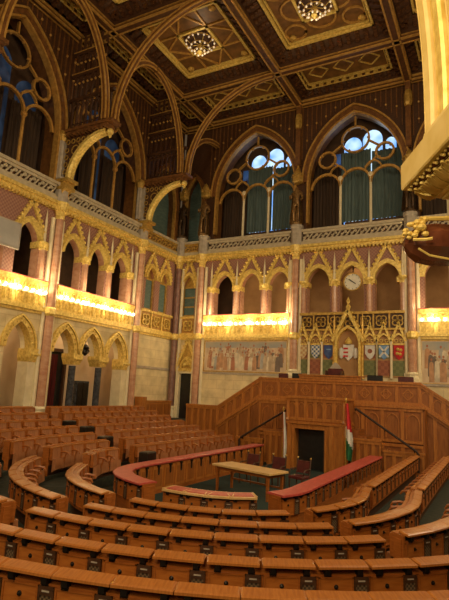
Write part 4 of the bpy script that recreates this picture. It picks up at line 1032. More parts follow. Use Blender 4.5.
# ================================================================== PODIUM
def FP(y): return Matrix(((1, 0, 0, 0), (0, -1, 0, y), (0, 0, 1, 0), (0, 0, 0, 1)))
def panels(m, u0, u1, z0, z1, k, motif=None, mi=0, mj=1, slope=None):
    """framed wainscot: k sunk panels with stiles; slope(u) gives the top of a raking run"""
    d = (u1 - u0) / k; top = slope or (lambda u: z1); bot = (lambda u: z0) if not callable(z0) else z0
    for i in range(k):
        a, b = u0 + d * i, u0 + d * (i + 1); s = .07
        m.poly([(a, bot(a)), (b, bot(b)), (b, top(b)), (a, top(a))], -.06, 0, mj)
        for p, q in ((a, a + s), (b - s, b)): m.poly([(p, bot(p) + .01), (q, bot(q) + .01), (q, top(q) - .01), (p, top(p) - .01)], -.02, .04, mi)
        m.poly([(a, bot(a) + .004), (b, bot(b) + .004), (b, bot(b) + .12), (a, bot(a) + .12)], -.02, .047, mi)
        m.poly([(a, top(a) - .12), (b, top(b) - .12), (b, top(b) - .004), (a, top(a) - .004)], -.02, .054, mi)
        c = (a + b) / 2; zc = (bot(c) + top(c)) / 2; w = min(d, top(c) - bot(c)) * .26
        if motif == 'diamond':
            for p, q in (((c - w, zc), (c, zc + w)), ((c, zc + w), (c + w, zc)), ((c + w, zc), (c, zc - w)), ((c, zc - w), (c - w, zc))): bar(m, p, q, .05, -.01, .03, mi)
            ring(m, c, zc, w * .42, .03, 0, .03, mi, 8)
        elif motif == 'arch':
            arch_band(m, c, top(c) - .12 - d * .55, d * .3, d * .38, .035, 0, .035, mi, max(.1, top(c) - bot(c) - d * .9), 5)
def podium():
    t = thing('podium', 'tall carved oak rostrum with raking stair parapets against the back wall', 'podium', (0, 23.4, 0))
    # rear parapet
    m = MB(); m.M = FP(23.45); panels(m, -3.7, 3.75, 2.82, 3.72, 8, 'diamond'); m.box(-3.8, 3.85, -.14, .1, 3.72, 3.82); m.box(-3.75, 3.8, -.05, .1, 2.74, 2.84)
    part('parapet', m, ['wood_podium', 'wood_podium_d'], t)
    # stair parapets
    for s, nm in ((-1, 'a'), (1, 'b')):
        m = MB(); m.M = FP(23.45)
        u0, u1 = (-6.1, -3.7) if s < 0 else (3.75, 6.15)
        top = (lambda u: 2.2 + (u + 6.1) * 1.55 / 2.4) if s < 0 else (lambda u: 3.75 - (u - 3.75) * 1.55 / 2.4)
        bot = lambda u, top=top: top(u) - .85
        panels(m, u0, u1, bot, 0, 5, 'arch', slope=top)
        m.poly([(u0, top(u0)), (u1, top(u1)), (u1, top(u1) + .09), (u0, top(u0) + .09)], -.12, .09, 0)
        m.poly([(u0, bot(u0) - .1), (u1, bot(u1) - .1), (u1, bot(u1)), (u0, bot(u0))], -.05, .12, 0)
        panels(m, u0, u1, 0.0, 0, 4, None, slope=lambda u, bot=bot: bot(u) - .1)
        part('stair_parapet', m, ['wood_podium', 'wood_podium_d'], t)
        m = MB(); m.M = FP(23.45); a, b = (-8.0, -6.1) if s < 0 else (6.15, 8.0)
        panels(m, a, b, 0, 2.2, 5, None); m.box(a, b, -.12, .09, 2.2, 2.29); m.box(a, b, -2.9, -.06, 0, 2.2)
        part('stair_newel_wall', m, ['wood_podium', 'wood_podium_d'], t)
    # middle tier
    m = MB(); m.M = FP(22.5); panels(m, -3.3, 4.0, 1.3, 2.7, 9, 'arch'); panels(m, -3.3, 4.0, 0.0, 1.25, 9, None); m.box(-3.4, 4.1, -.1, .1, 2.7, 2.8); m.box(-3.35, 4.05, -.9, -.06, 0, 2.7, 1)
    part('middle_tier', m, ['wood_podium', 'wood_podium_d'], t)
    # platform and steps
    m = MB(); m.box(-3.7, 3.75, 23.51, 26.4, 0, 2.9)
    for s in (-1, 1):
        for i in range(7):
            a = 1.3 + i * .34; x0, x1 = (s * a, s * (a + .34)); m.box(min(x0, x1), max(x0, x1), 21.45, 22.42, 0, 1.75 - i * .24)
    part('platform', m, ['wood_podium_d'], t)
    # low front walls
    for a, b in ((-2.5, -1.34), (1.34, 2.55)):
        m = MB(); m.M = FP(21.35); panels(m, a, b, 0, 1.35, 4, None); m.box(a - .04, b + .04, -.08, .08, 1.35, 1.43); part('front_wall', m, ['wood_podium', 'wood_podium_d'], t)
    for a, b in ((-3.9, -2.6), (2.65, 4.15)):
        m = MB(); m.M = FP(21.4); panels(m, a, b, 0, .98, 4, None); m.box(a - .04, b + .04, -.08, .08, .98, 1.06); part('front_wall', m, ['wood_podium', 'wood_podium_d'], t)
    m = MB(); m.M = FP(24.2); panels(m, -1.95, 1.1, 2.9, 3.98, 4, None); m.box(-1.98, 1.15, -.4, .1, 3.98, 4.05); part('upper_desk', m, ['wood_podium', 'wood_podium_d'], t)
podium()
def pulpit():
    y = 20.75; t = thing('pulpit', 'projecting carved oak pulpit block with dark doorway in front of the podium', 'pulpit', (0, y + .8, 0))
    m = MB(); m.M = FP(y)
    m.box(-1.2, -.88, -1.6, 0, 0, 1.66); m.box(.42, 1.2, -1.6, 0, 0, 1.66); m.box(-1.2, 1.2, -1.6, 0, 1.66, 2.0); m.box(-1.2, 1.2, -1.6, -.06, 2.0, 2.95, 1)
    panels(m, -1.2, 1.2, 2.0, 2.9, 6, 'arch'); m.box(-1.28, 1.28, -1.6, .1, 2.9, 3.0); m.box(-1.24, 1.24, -1.6, .08, 1.86, 1.94)
    m.box(-1.19, -1.0, -.02, .06, 0, 1.85); m.box(.62, .8, -.02, .06, 0, 1.85); m.box(1.02, 1.19, -.02, .06, 0, 1.85); m.box(-.98, -.885, -.02, .04, 0, 1.64); m.box(.425, .52, -.02, .04, 0, 1.64)
    for s in (-1, 1): m.lathe([(.09, 2.0), (.06, 2.1), (.06, 2.8), (.09, 2.9)], (s * 1.2, .02, 0), 7)
    part('body', m, ['wood_podium', 'wood_podium_d'], t)
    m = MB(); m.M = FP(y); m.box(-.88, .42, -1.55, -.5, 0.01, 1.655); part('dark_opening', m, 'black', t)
    m = MB(); m.M = FP(y); m.box(.36, .42, -.62, -.04, .03, 1.64); part('door_leaf', m, 'wood_dark', t)
pulpit()
def handrail(pts, label):
    t = thing('handrail', label, 'handrail', (pts[0][0], pts[0][1], 0), 'podium handrails'); m = MB(); m.tube(pts, .045, 8); part('rail', m, 'rail_brown', t, sm=False)
    m = MB(); 
    for k in (.0, .5, .97):
        a = Vector(pts[0]).lerp(Vector(pts[1]), k); m.tube([(a.x, a.y + .02, a.z - .04), (a.x, a.y + .06, a.z - .12)], .02, 5)
    part('bracket', m, 'iron', t)
handrail([(-1.3, 21.2, 2.45), (-3.6, 21.2, 1.04), (-3.68, 21.2, .95), (-3.68, 21.2, .35)], 'dark sloping handrail left of the pulpit')
handrail([(1.55, 21.2, 2.62), (3.88, 21.2, 1.14), (3.96, 21.2, 1.04), (3.96, 21.2, .35)], 'dark sloping handrail right of the flag and pulpit')

def flag(x, y, z0, z1, label, bands, w, full=True):
    t = thing('flag', label, 'flag', (x, y, z0), None)
    m = MB(); m.lathe([(.2, z0), (.2, z0 + .04), (.06, z0 + .1), (.02, z0 + .14), (.02, z1), (.04, z1 + .02), (.05, z1 + .1), (.001, z1 + .2)], (x, y, 0), 8); part('pole', m, 'gold_d', t)
    zt = z1 - .05; zb = zt - 2.15 if full else z0 + .45
    ni, nj = 14, 24; m = MB(); vs = []
    for j in range(nj + 1):
        v = j / nj
        for i in range(ni + 1):
            q = i / ni; wd = w * (.35 + .65 * min(1, v * 1.7)) * (1 - .35 * max(0, v - .75) / .25)
            px = x + .02 + wd * (q - .25) + .07 * v; py = y - .06 + .055 * math.sin(q * 9 + v * 1.5); pz = zt + (zb - zt) * v - .10 * q * v
            vs.append((px, py, pz))
    m.add(vs, [], 0)
    for j in range(nj):
        for i in range(ni):
            v = (j + .5) / nj; q = (i + .5) / ni; s = v * 3.0 - (q - .5) * .55 * (1 - v) * 1.4
            c = bands(v, q)
            m.f.append((j * (ni + 1) + i, j * (ni + 1) + i + 1, (j + 1) * (ni + 1) + i + 1, (j + 1) * (ni + 1) + i)); m.m.append(c)
    part('cloth', m, ['flagred', 'white', 'flaggreen'], t, sm=True)
flag(1.32, 20.62, 0, 2.85, 'red, white and green tricolour flag hanging on a pole right of the pulpit doorway', lambda v, q: 0 if v < .40 + .12 * q - .0 else (1 if v < .76 - .10 * (1 - q) + .12 * q - .06 else 2), .33)
flag(-1.4, 20.75, 0, 2.35, 'furled mostly white flag hanging left of the pulpit doorway', lambda v, q: 1 if q > .12 else 0, .2, False)

# ---- chairs
def hall_chair(x, y, rz, label):
    t = thing('leather_chair', label, 'chair', (x, y, 0), 'dark red chairs by the table'); Mx = Matrix.Translation((x, y, 0)) @ Matrix.Rotation(rz, 4, 'Z')
    def mb():
        q = MB(); q.M = Mx; return q
    m = mb(); m.bbox(-.25, .25, -.25, .24, .40, .49, .03); part('seat', m, 'redchair', t)
    m = mb(); m.loft([[(-.22, .2, .55), (.22, .2, .55), (.22, .25, .55), (-.22, .25, .55)], [(-.23, .27, .93), (.23, .27, .93), (.23, .32, .93), (-.23, .32, .93)]]); part('backrest', m, 'redchair', t)
    for sx in (-1, 1):
        m = mb(); m.tube([(sx * .23, -.22, 0), (sx * .23, -.22, .42)], [.022, .028]); part('leg', m, 'wood_dark', t)
        m = mb(); m.tube([(sx * .23, .24, 0), (sx * .24, .22, .45), (sx * .245, .3, .98)], .026); lg = part('rear_post', m, 'wood_dark', t)
        m = mb(); m.sphere((sx * .245, .3, 1.01), .035, 7, 5); part('finial', m, 'gold_d', lg)
        m = mb(); m.tube([(sx * .25, .26, .68), (sx * .27, -.1, .68), (sx * .27, -.18, .62), (sx * .25, -.2, .44)], .022); part('armrest', m, 'wood_dark', t)
hall_chair(-.95, 16.5, -.15, 'dark red leather chair behind the table, leftmost of three')
hall_chair(.05, 16.45, -.1, 'dark red leather chair behind the table, middle of three')
hall_chair(.95, 16.3, -.2, 'dark red leather chair behind the table, rightmost of three beside the doorway')
def podium_chair(x, label, mt, z=4.15, w=.3, y=24.75):
    t = thing('podium_chair', label, 'chair', (x, y, 2.9), 'high backed chairs on the podium')
    m = MB(); m.bbox(x - w, x + w, y, y + .1, 3.35, z, .03); part('backrest', m, mt, t)
    m = MB(); m.bbox(x - w, x + w, y - .5, y, 3.25, 3.4, .03); part('seat', m, mt, t)
    for sx in (-1, 1):
        for dy in (-.45, .05): m = MB(); m.box(x + sx * w - .03, x + sx * w + .03, y + dy - .03, y + dy + .03, 2.905, 3.3); part('leg', m, 'wood_dark', t)
podium_chair(-3.05, 'small red chair back peeking over the podium at its far left', 'redchair', 4.1, .25)
podium_chair(-2.3, 'black chair back on the podium below the cream shield niche', 'black', 4.12, .26)
podium_chair(1.6, 'black chair back on the podium below the light blue shield', 'black', 4.13, .36)
podium_chair(3.0, 'red chair back on the podium at its right end below the last niche', 'redchair', 4.1, .34)
t = thing('speaker_chair', 'dark red chair at the podium centre under the big gold canopy', 'chair', (-.4, 25.0, 2.9))
m = MB(); m.bbox(-.78, -.02, 25.05, 25.2, 3.4, 4.42, .05); part('backrest', m, 'redchair', t)
m = MB(); m.bbox(-.75, -.05, 24.7, 25.05, 3.2, 3.4, .04); part('seat', m, 'redchair', t)
m = MB(); m.box(-.82, -.76, 24.7, 25.2, 2.905, 4.3); m.box(-.04, .02, 24.7, 25.2, 2.905, 4.3); part('frame', m, 'wood_dark', t)
m = MB(); m.loft([[(-.7, 25.1, 4.42), (-.1, 25.1, 4.42), (-.1, 25.18, 4.42), (-.7, 25.18, 4.42)], [(-.55, 25.1, 4.62), (-.25, 25.1, 4.62), (-.25, 25.18, 4.62), (-.55, 25.18, 4.62)], [(-.45, 25.1, 4.72), (-.35, 25.1, 4.72), (-.35, 25.18, 4.72), (-.45, 25.18, 4.72)]]); part('crest', m, 'stone_g', t)

# ---- table
def table():
    c = Vector((-.1, 14.7, 0)); t = thing('table', 'plain light oak table on the green carpet in the centre of the hall', 'table', c)
    Mx = Matrix.Translation(c) @ Matrix.Rotation(R(-15), 4, 'Z')
    def mb():
        q = MB(); q.M = Mx; return q
    m = mb(); m.bbox(-1.15, 1.15, -.46, .46, .74, .80, .012); part('tabletop', m, 'tabletop', t)
    m = mb(); m.box(-1.02, 1.02, -.36, -.33, .64, .74); m.box(-1.02, 1.02, .33, .36, .64, .74); m.box(-1.03, -1.0, -.36, .36, .64, .74); m.box(1.0, 1.03, -.36, .36, .64, .74); part('apron', m, 'wood', t)
    for sx in (-1, 1):
        for sy in (-1, 1):
            m = mb(); m.loft([[(sx * 1.0 - .03, sy * .34 - .03, 0), (sx * 1.0 + .03, sy * .34 - .03, 0), (sx * 1.0 + .03, sy * .34 + .03, 0), (sx * 1.0 - .03, sy * .34 + .03, 0)], [(sx * 1.0 - .04, sy * .34 - .04, .66), (sx * 1.0 + .04, sy * .34 - .04, .66), (sx * 1.0 + .04, sy * .34 + .04, .66), (sx * 1.0 - .04, sy * .34 + .04, .66)]]); part('leg', m, 'wood', t)
    m = mb(); m.box(-.98, .98, .32, .36, .28, .33); part('stretcher', m, 'wood', t)
table()
# ---- wooden box at the left wall
t = thing('oak_partition', 'low oak panelled partition against the left wall near the corner', 'partition', (-10.9, 25, 0))
m = MB(); m.box(-11.2, -10.8, 23.2, 26.1, 0, 2.2, 0); m.box(-11.2, -10.75, 23.15, 26.12, 2.2, 2.3, 0)
for i in range(4): m.box(-10.8, -10.77, 23.3 + i * .7, 23.85 + i * .7, 1.4, 2.1, 1)
part('panel', m, ['wood_podium', 'wood_podium_d'], t)
m = MB(); m.box(-11.2, -10.7, 23.05, 23.5, 0, 2.5); part('end_post', m, 'wood_podium', t)

# ================================================================== BENCHES
YC = 12.5
ANG = [-90, -55, -25, 0, 30, 48, 65, 90]
RAD = {'F': [2.68, 2.76, 2.66, 2.66, 2.9, 2.95, 2.9, 2.75], 'E': [4.0, 3.75, 4.15, 4.53, 4.98, 4.96, 4.66, 4.10], 'D': [5.05, 5.1, 5.35, 5.67, 6.03, 6.14, 5.80, 5.20],
       'C': [6.1, 6.2, 6.45, 6.72, 7.08, 7.16, 6.83, 6.3], 'B': [7.2, 7.3, 7.6, 7.87, 8.33, 8.38, 8.13, 7.5], 'A': [8.3, 8.4, 8.7, 8.98, 9.47, 9.54, 9.25, 8.6], 'G': [9.4, 9.5, 9.8, 10.2, 10.5, 10.5, 10.3, 9.7], 'H': [10.5, 10.55, 10.8, 11.2, 11.5, 11.5, 11.3, 10.8]}
TOPN = {'F': .88, 'E': 1.03, 'D': 1.10, 'C': 1.18, 'B': 1.27, 'A': 1.36, 'G': 1.47, 'H': 1.6}
TOPW = {'F': .88, 'E': 1.18, 'D': 1.28, 'C': 1.40, 'B': 1.54, 'A': 1.70, 'G': 1.86, 'H': 2.03}
ROWS = 'FEDCBAGH'
def radius(row, th):
    th = max(-90, min(90, th)); A, V = ANG, RAD[row]
    for i in range(len(A) - 1):
        if th <= A[i + 1]:
            t_ = (th - A[i]) / (A[i + 1] - A[i]); p0 = V[max(i - 1, 0)]; p1 = V[i]; p2 = V[i + 1]; p3 = V[min(i + 2, len(V) - 1)]
            h0 = A[i + 1] - A[i]; d1 = (p2 - p0) / (A[i + 1] - A[max(i - 1, 0)]) * h0 if i > 0 else 0; d2 = (p3 - p1) / (A[min(i + 2, len(A) - 1)] - A[i]) * h0 if i + 2 < len(A) else 0
            return (2 * t_ ** 3 - 3 * t_ ** 2 + 1) * p1 + (t_ ** 3 - 2 * t_ ** 2 + t_) * d1 + (-2 * t_ ** 3 + 3 * t_ ** 2) * p2 + (t_ ** 3 - t_ ** 2) * d2
    return V[-1]
def top_z(row, par):
    a = abs(par); k = max(0, min(1, (a - 50) / 8)) * (1 if par < 0 else .12); return TOPN[row] * (1 - k) + TOPW[row] * k
def point(row, par):
    a = abs(par); s = 1 if par > 0 else -1
    if a <= 90:
        r = radius(row, par); return Vector((r * math.sin(R(par)), YC - r * math.cos(R(par)), 0))
    return Vector((s * radius(row, s * 90), YC + (a - 90) / 10, 0))

# terraces: one stepped ring per row, wood boards
def terraces():
    m = MB(); par = [-190 + i * 4 for i in range(96)]
    m.v = []; 
    def zf(row, p): return max(.02, top_z(row, p) - .80)
    def emit(fa, za, fb, zb):
        for p, q in zip(par, par[1:]):
            a, b, c, d = fa(p), fa(q), fb(q), fb(p)
            m.add([(a.x, a.y, za(p)), (b.x, b.y, za(q)), (c.x, c.y, zb(q)), (d.x, d.y, zb(p))], [(0, 1, 2, 3)])
    def inset(row, d): return lambda p: point(row, p) - outward(row, p) * d
    rows = ROWS
    for i, r in enumerate(rows):
        z = lambda p, r=r: zf(r, p)
        if i + 1 < len(rows): nxt = inset(rows[i + 1], .32)
        else: nxt = lambda p: point('H', p) + outward('H', p) * .9
        emit(inset(r, .32), z, nxt, z)
        prev = (lambda p, i=i: zf(rows[i - 1], p)) if i else (lambda p: 0.0)
        emit(inset(r, .32), prev, inset(r, .32), z)
    struct('floor_terraces', m, 'terrace')
    m = MB(); m.box(-11.2, -8.0, 22.9, 26.4, 0, 1.3); m.box(-11.25, -10.9, 6, 23, 0, 1.25); struct('floor_landing', m, 'terrace')
def outward(row, par):
    a = abs(par); s = 1 if par > 0 else -1
    if a > 92: return Vector((s, 0, 0))
    e = .6; t_ = point(row, par + e) - point(row, par - e); t_.normalize(); o = Vector((t_.y, -t_.x, 0)); c = point(row, par) - Vector((0, YC, 0))
    return o if o.dot(c) > 0 else -o
terraces()

# segment prototypes (t along the row, o outward, z up; origin = top outer edge)
P = {}
def proto(name, fn, mats):
    m = MB(); fn(m); P[name] = m.mesh(name, [mats] if isinstance(mats, str) else mats)
def f_top(m): m.loft([[(-.288, -.165, -.016), (.288, -.165, -.016), (.288, .0, -.04), (-.288, .0, -.04)], [(-.288, -.165, .008), (.288, -.165, .008), (.288, .0, -.016), (-.288, .0, -.016)], [(-.268, -.15, .02), (.268, -.15, .02), (.268, -.018, -.004), (-.268, -.018, -.004)]])
proto('desk_top', f_top, 'wood_top')
def f_redtop(m):
    m.loft([[(-.298, -.52, -.05), (.298, -.52, -.05), (.298, .0, -.06), (-.298, .0, -.06)], [(-.298, -.52, -.01), (.298, -.52, -.01), (.298, .0, -.02), (-.298, .0, -.02)]], 1)
    m.loft([[(-.25, -.43, -.01), (.25, -.43, -.01), (.25, -.10, -.02), (-.25, -.10, -.02)], [(-.245, -.425, .004), (.245, -.425, .004), (.245, -.105, -.006), (-.245, -.105, -.006)]], 0)
    for s in (-1, 1): m.box(s * .298 - .012, s * .298 + .012, -.51, -.02, -.01, .0, 1)
proto('leather_desk_top', f_redtop, ['red', 'tabletop'])
def f_redtop2(m): m.loft([[(-.30, -.50, -.04), (.30, -.50, -.04), (.30, .0, -.05), (-.30, .0, -.05)], [(-.30, -.50, -.004), (.30, -.50, -.004), (.30, .0, -.01), (-.30, .0, -.01)], [(-.30, -.47, .006), (.30, -.47, .006), (.30, -.02, .0), (-.30, -.02, .0)]])
proto('leather_cover', f_redtop2, 'red')
def f_hinge(m): m.box(-.03, .03, -.14, -.025, -.11, -.03); m.box(-.038, .038, -.09, -.05, -.145, -.10)
proto('hinge_block', f_hinge, 'iron')
def f_door(m):
    m.box(-.18, .18, -.072, -.06, -.44, -.135, 0)
    for a, b, c, d in ((-.20, .20, -.15, -.13), (-.20, .20, -.46, -.44), (-.20, -.18, -.455, -.135), (.18, .20, -.455, -.135)): m.box(a, b, -.075, -.05, c, d, 1)
proto('locker_door', f_door, ['wood_door', 'wood'])
def f_knob(m): m.M = Matrix.Translation((0, -.058, -.235)) @ Matrix.Rotation(-PI / 2, 4, 'X'); m.lathe([(.026, -.004), (.026, .004), (.012, .01), (.014, .022), (.001, .028)], (0, 0, 0), 8)
proto('knob', f_knob, 'iron')
def f_grille(m):
    m.box(-.065, .065, -.075, -.058, -.44, -.21, 0); m.box(-.075, .075, -.075, -.045, -.21, -.13, 1); m.box(-.04, .04, -.05, -.042, -.18, -.165, 2)
    for s in (-1, 1): m.box(s * .075 - .01, s * .075 + .01, -.075, -.047, -.45, -.14, 1)
    m.box(-.075, .075, -.075, -.045, -.46, -.44, 1)
proto('grille', f_grille, ['mesh', 'wood_dark', 'stone_g'])
def f_back(m):
    m.loft([[(-.262, -.33, -.36), (.262, -.33, -.36), (.262, -.28, -.36), (-.262, -.28, -.36)], [(-.262, -.29, -.05), (.262, -.29, -.05), (.262, -.26, -.05), (-.262, -.26, -.05)]], 0)
    m.box(-.268, .268, -.31, -.245, -.055, -.025, 1); 
    for s in (-1, 1): m.box(s * .262 - .016, s * .262 + .016, -.335, -.26, -.37, -.05, 2)
proto('backrest', f_back, ['wood_back', 'wood_top', 'wood'])
def f_seat(m): m.loft([[(-.24, -.46, -.62), (.24, -.46, -.62), (.24, -.34, -.70), (-.24, -.34, -.70)], [(-.24, -.42, -.34), (.24, -.42, -.34), (.24, -.34, -.36), (-.24, -.34, -.36)]])
proto('folding_seat', f_seat, 'wood_back')
def f_arm(m):
    m.tube([(.30, -.28, -.20), (.30, -.44, -.18), (.30, -.58, -.21), (.30, -.63, -.28)], [.026, .03, .032, .02], 6); m.tube([(.30, -.5, -.21), (.30, -.44, -.45), (.30, -.32, -.6)], .022, 5)
proto('armrest', f_arm, 'wood')
def f_drop(m): m.box(-.03, .03, -.03, .0, -.30, -.07); m.box(-.06, .06, -.04, .0, -.12, -.07); m.lathe([(.001, -.36), (.03, -.32), (.02, -.28)], (0, -.015, 0), 6)
proto('pendant', f_drop, 'iron')
def inst(name, mesh, parent, Mw, sub=False):
    o = bpy.data.objects.new(name, P[mesh]); COL.objects.link(o); o.parent = parent
    if not sub: o.matrix_local = Matrix.Translation(-parent.location) @ Mw
    return o
def frame_at(row, p, z):
    c = point(row, p); o = outward(row, p); t_ = Vector((-o.y, o.x, 0)); 
    return Matrix(((t_.x, o.x, 0, c.x), (t_.y, o.y, 0, c.y), (0, 0, 1, z), (0, 0, 0, 1)))
def bench_row(row, pa, pb, label, group, outer=True, inner=True, red=None):
    # sample the run by arc length
    n = 160; pars = [pa + (pb - pa) * i / n for i in range(n + 1)]; pts = [point(row, p) for p in pars]; L = [0.0]
    for a, b in zip(pts, pts[1:]): L.append(L[-1] + (b - a).length)
    k = max(1, round(L[-1] / .60))
    def at(s):
        for i in range(n):
            if L[i + 1] >= s - 1e-9: return pars[i] + (pars[i + 1] - pars[i]) * (s - L[i]) / (L[i + 1] - L[i])
        return pars[-1]
    edges = [at(L[-1] * i / k) for i in range(k + 1)]; mids = [at(L[-1] * (i + .5) / k) for i in range(k)]
    z = top_z(row, mids[k // 2]); mid = point(row, mids[k // 2]); prev = ROWS[max(0, ROWS.index(row) - 1)]
    zo = z - .80; zi = (top_z(prev, mids[k // 2]) - .80) if row != 'F' else 0.0
    zi = max(0, zi); zo = max(0.02, zo)
    t = thing('bench_row', label, 'bench', (mid.x, mid.y, zi), group)
    oin, oout = (-.44 if red == 'cover' else -.48, -.06) if red else (-.23, -.075)
    m = MB(); rings = []
    for p in edges:
        c = point(row, p); o = outward(row, p); a = c + o * oin; b = c + o * oout
        lo_ = z - .52 if not red else zi; rings.append([(a.x, a.y, lo_), (b.x, b.y, lo_), (b.x, b.y, z - .115), ((b - o * .08).x, (b - o * .08).y, z - .095), ((b - o * .08).x, (b - o * .08).y, z - .02), (a.x, a.y, z - .02)])
    m.loft(rings, 0)
    if not red:
        low = []
        for p in edges:
            c = point(row, p); o = outward(row, p); a = c + o * oin; b = c + o * (oin + .05); low.append([(a.x, a.y, zi), (b.x, b.y, zi), (b.x, b.y, z - .519), (a.x, a.y, z - .519)])
        m.loft(low, 1)  # dark wood colour carries the shade below the desk panels
    # rails proud of the outer face, and plinth
    for d0, d1, z0, z1, mi in ((-.075, -.055, -.13, -.11, 0), (-.075, -.055, -.51, -.48, 0)):
        rr_ = []
        for p in edges:
            c = point(row, p); o = outward(row, p); a = c + o * (d0 - .01); b = c + o * d1; rr_.append([(a.x, a.y, z + z0), (b.x, b.y, z + z0), (b.x, b.y, z + z1), (a.x, a.y, z + z1)])
        m.loft(rr_, mi)
    part('carcass', m, ['wood', 'wood_dark'], t)
    for sgn, p in ((-1, edges[0]), (1, edges[-1])):
        Mf = frame_at(row, p, z); d = point(row, pb) - point(row, pa); tt = Mf.to_3x3() @ Vector((1, 0, 0)); fl = 1 if tt.dot(d) * sgn > 0 else -1
        m = MB(); m.M = Mf; e = .035 * fl
        prof = [(oin - .02, zi - z), (-.13 if not red else -.06, zi - z), (-.13 if not red else -.06, -.56), (-.055, -.52), (-.055, -.035), (oin, -.02)]
        m.loft([[(0, a, b) for a, b in prof], [(e, a, b) for a, b in prof]]); m.loft([[(e * k, a, b) for a, b in ((oin + .03, -.47), (-.085, -.47), (-.085, -.09), (oin + .03, -.09))] for k in (1, 1.5)], 0)
        part('end_panel', m, ['wood'], t)
    for i, p in enumerate(mids):
        Mw = frame_at(row, p, z)
        if red: inst('desk_top', 'leather_cover' if red == 'cover' else 'leather_desk_top', t, Mw)
        else: inst('desk_top', 'desk_top', t, Mw)
        if outer:
            for s in (-.17, .2): inst('hinge_block', 'hinge_block', t, Mw @ Matrix.Translation((s, 0, 0)))
            d = inst('locker_door', 'locker_door', t, Mw @ Matrix.Translation((-.07, 0, 0))); inst('knob', 'knob', d, None, True)
            inst('grille', 'grille', t, Mw @ Matrix.Translation((.22, 0, 0)))
        if inner and not red:
            inst('backrest', 'backrest', t, Mw); inst('folding_seat', 'folding_seat', t, Mw)
            if i < k - 1: inst('armrest', 'armrest', t, Mw)
        if red and inner: inst('pendant', 'pendant', t, Mw @ Matrix.Translation((0, oin - .02, 0)))
        if red and inner:
            pass
    if red:
        for i, p in enumerate(mids):
            m = MB(); m.M = frame_at(row, p, z); m.box(-.26, .26, oin - .015, oin + .01, zi - z + .12, -.1, 0); m.box(-.2, .2, oin - .025, oin - .01, zi - z + .2, -.18, 1)
            part('front_panel', m, ['wood_podium', 'wood_podium_d'], t)
    return t
GR = 'curved benches of the near right sector'
bench_row('A', 12, 58, 'curved desk row nearest the camera, cut off by the bottom edge of the photo', GR, True, False)
bench_row('B', 2, 57, 'second curved desk row from the bottom edge of the photo', GR, True, False)
bench_row('C', 3, 47.8, 'third curved desk row from the bottom edge of the photo', GR, True, True)
bench_row('D', 5.5, 45.8, 'fourth curved desk row from the bottom edge of the photo', GR, True, True)
bench_row('E', 8, 43.5, 'short curved desk row directly in front of the red topped central desk', GR, True, True)
bench_row('F', 1.5, 45, 'short curved desk with red leather top in front of the table', 'red topped inner desks', True, True, 'inset')
GL = 'curved benches of the near left sector'
bench_row('E', -56, -1, 'sharply curved bench with pale top left of the red topped corner desk', GL)
bench_row('D', -62, -2, 'sharply curved bench with pale top nearest the left photo edge', GL)
bench_row('C', -60, -3, 'curved bench mostly cut off by the left photo edge, nearest the camera there', GL)
bench_row('F', -196 + 25, -14, 'long red topped desk running from the centre along the left side to the podium', 'red topped inner desks', True, True, 'cover')
bench_row('F', 58, 171, 'red topped desk running along the right side to the flag', 'red topped inner desks', True, True, 'cover')
WR = 'straight benches of the right wing'
bench_row('E', 49.5, 89, 'bench just right of the red topped right desk, near curved section', WR)
bench_row('E', 92, 171, 'straight bench just right of the red topped right desk, far section by the podium', WR)
bench_row('D', 49.5, 89, 'second bench right of the red topped right desk, near curved section', WR)
bench_row('D', 92, 172, 'second bench right of the red topped right desk, far straight section', WR)
bench_row('C', 51, 89, 'bench with pale lit top cut off by the right photo edge', WR)
WL = 'straight benches of the left wing'
ends = {'E': 171, 'D': 173, 'C': 177, 'B': 181, 'A': 185, 'G': 189, 'H': 192}
near0 = {'E': 66, 'D': 69, 'C': 67, 'B': 66, 'A': 66, 'G': 66, 'H': 66}
for i, r in enumerate('EDCBAGH'):
    gap = {'E': 98, 'D': 105, 'C': 110, 'B': 113, 'A': 115, 'G': 118, 'H': 121}[r]
    w = ['first', 'second', 'third', 'fourth', 'fifth', 'sixth', 'seventh and topmost'][i]
    bench_row(r, -gap + 4, -near0[r], 'left wing bench before the cross aisle, %s behind the long red topped desk' % w, WL, False, True)
    bench_row(r, -ends[r], -gap - 4, 'left wing bench beyond the cross aisle, %s behind the long red topped desk' % w, WL, False, True)
# dark boxes at the aisle ends
def aisle_box(x, y, z, zf, label):
    t = thing('aisle_box', label, 'box', (x, y, zf), 'dark boxes beside the left aisle')
    m = MB(); m.bbox(x - .16, x + .16, y - .24, y + .24, zf, z, .03); part('body', m, 'black', t)
    m = MB(); m.box(x + .16, x + .17, y - .2, y + .2, z - .3, z - .05); part('face', m, 'iron', t)
for x, y, z, zf, lab in ((-3.05, 13.45, 1.08, .15, 'dark box at the aisle end nearest the long red topped desk'), (-5.5, 14.25, 1.3, .42, 'dark box beside the left aisle, second from the long red topped desk'),
                         (-7.0, 14.9, 1.5, .68, 'dark box beside the left aisle, third from the long red topped desk'), (-8.0, 14.95, 1.64, .8, 'dark box beside the left aisle, farthest from the red topped desk')):
    aisle_box(x, y, z, zf, lab)

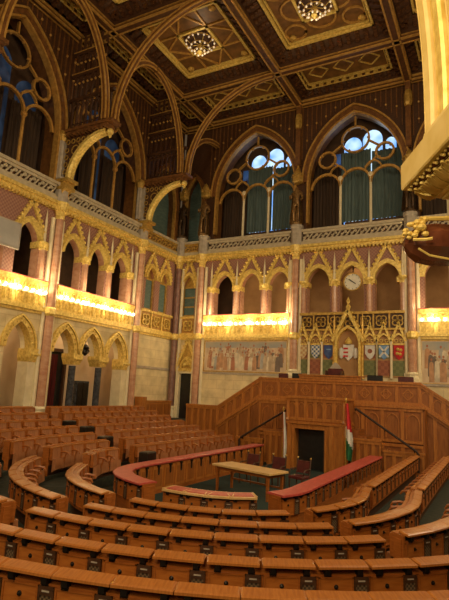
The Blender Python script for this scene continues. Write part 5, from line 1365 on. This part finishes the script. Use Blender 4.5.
# ================================================================== LIGHT
def area(name, loc, target, sx, sy, power, col):
    l = bpy.data.lights.new(name, 'AREA'); l.shape = 'RECTANGLE'; l.size = sx; l.size_y = sy; l.energy = power; l.color = col
    o = bpy.data.objects.new(name, l); COL.objects.link(o); o.location = loc
    d = Vector(target) - Vector(loc); o.rotation_euler = d.to_track_quat('-Z', 'Y').to_euler(); return o
def point_light(name, loc, power, col, rad=.1):
    l = bpy.data.lights.new(name, 'POINT'); l.energy = power; l.color = col; l.shadow_soft_size = rad
    o = bpy.data.objects.new(name, l); COL.objects.link(o); o.location = loc; return o
WARM = (1.0, .70, .36); WARM2 = (1.0, .78, .48)
# bulbs of the balustrades: lamps among the bulbs, added fills above brighten the arches
for F, us in ((FL, (11, 12.6, 14.2, 15.6, 17, 18.4, 19.8, 21.2)), (FB, (-8.5, -7.2, -5.9, -4.6, -3.7, 4, 5.4, 6.8))):
    for u in us:
        point_light('balustrade_lamp', W(F, u, .34, 7.05), 34, (1.0, .80, .48), .05)
        point_light('gallery_fill', W(F, u, .6, 7.75), 26, (1.0, .76, .42), .05)
for x, y in ((-6.15, 19.7), (0.0, 19.7)):
    point_light('chandelier_lamp', (x, y, 19.5), 30, WARM2, .12)
area('hall_fill', (2, -3, 15), (-9, 20, 6), 6, 4, 1000, WARM2)  # unseen fill added behind the camera to light the hall
area('hall_fill', (10.8, 8, 13), (-6, 18, 3), 4, 4, 700, WARM2)  # another added fill, out of view high on the right
area('hall_fill', (10.9, 17, 9.5), (-11, 18, 3.5), 3, 3, 620, WARM2)  # added out-of-view fill, evens out the left wall and benches
area('ceiling_fill', (6, -3, 8), (-3, 20, 20), 3, 3, 460, WARM)  # uplight added behind the camera to lift the ceiling
area('near_fill', (6.0, -2.5, 6.0), (3.0, 9, 1), 2.5, 2.5, 165, WARM2)  # fill added behind the camera for the near desk fronts
point_light('arch_fill', (6.3, 1.0, 2.5), 9, (1.0, .74, .30), .2)  # low fill added by the camera to brighten the golden pier
point_light('arch_fill', (5.4, 1.6, 5.6), 30, (1.0, .74, .30), .2)  # second added fill, for the arch mouldings above
for y in (12, 15, 18.5, 20.3, 21.7): point_light('corridor_lamp', (-12.3, y, 5.6), 20, WARM2, .1)
for x in (-6, 0, 6): point_light('gallery_back_lamp', (x, 28.1, 10.4), 18, WARM, .15)
w = bpy.data.worlds.new('World'); sc.world = w; w.use_nodes = True
w.node_tree.nodes['Background'].inputs[0].default_value = (1.0, .66, .36, 1); w.node_tree.nodes['Background'].inputs[1].default_value = .085
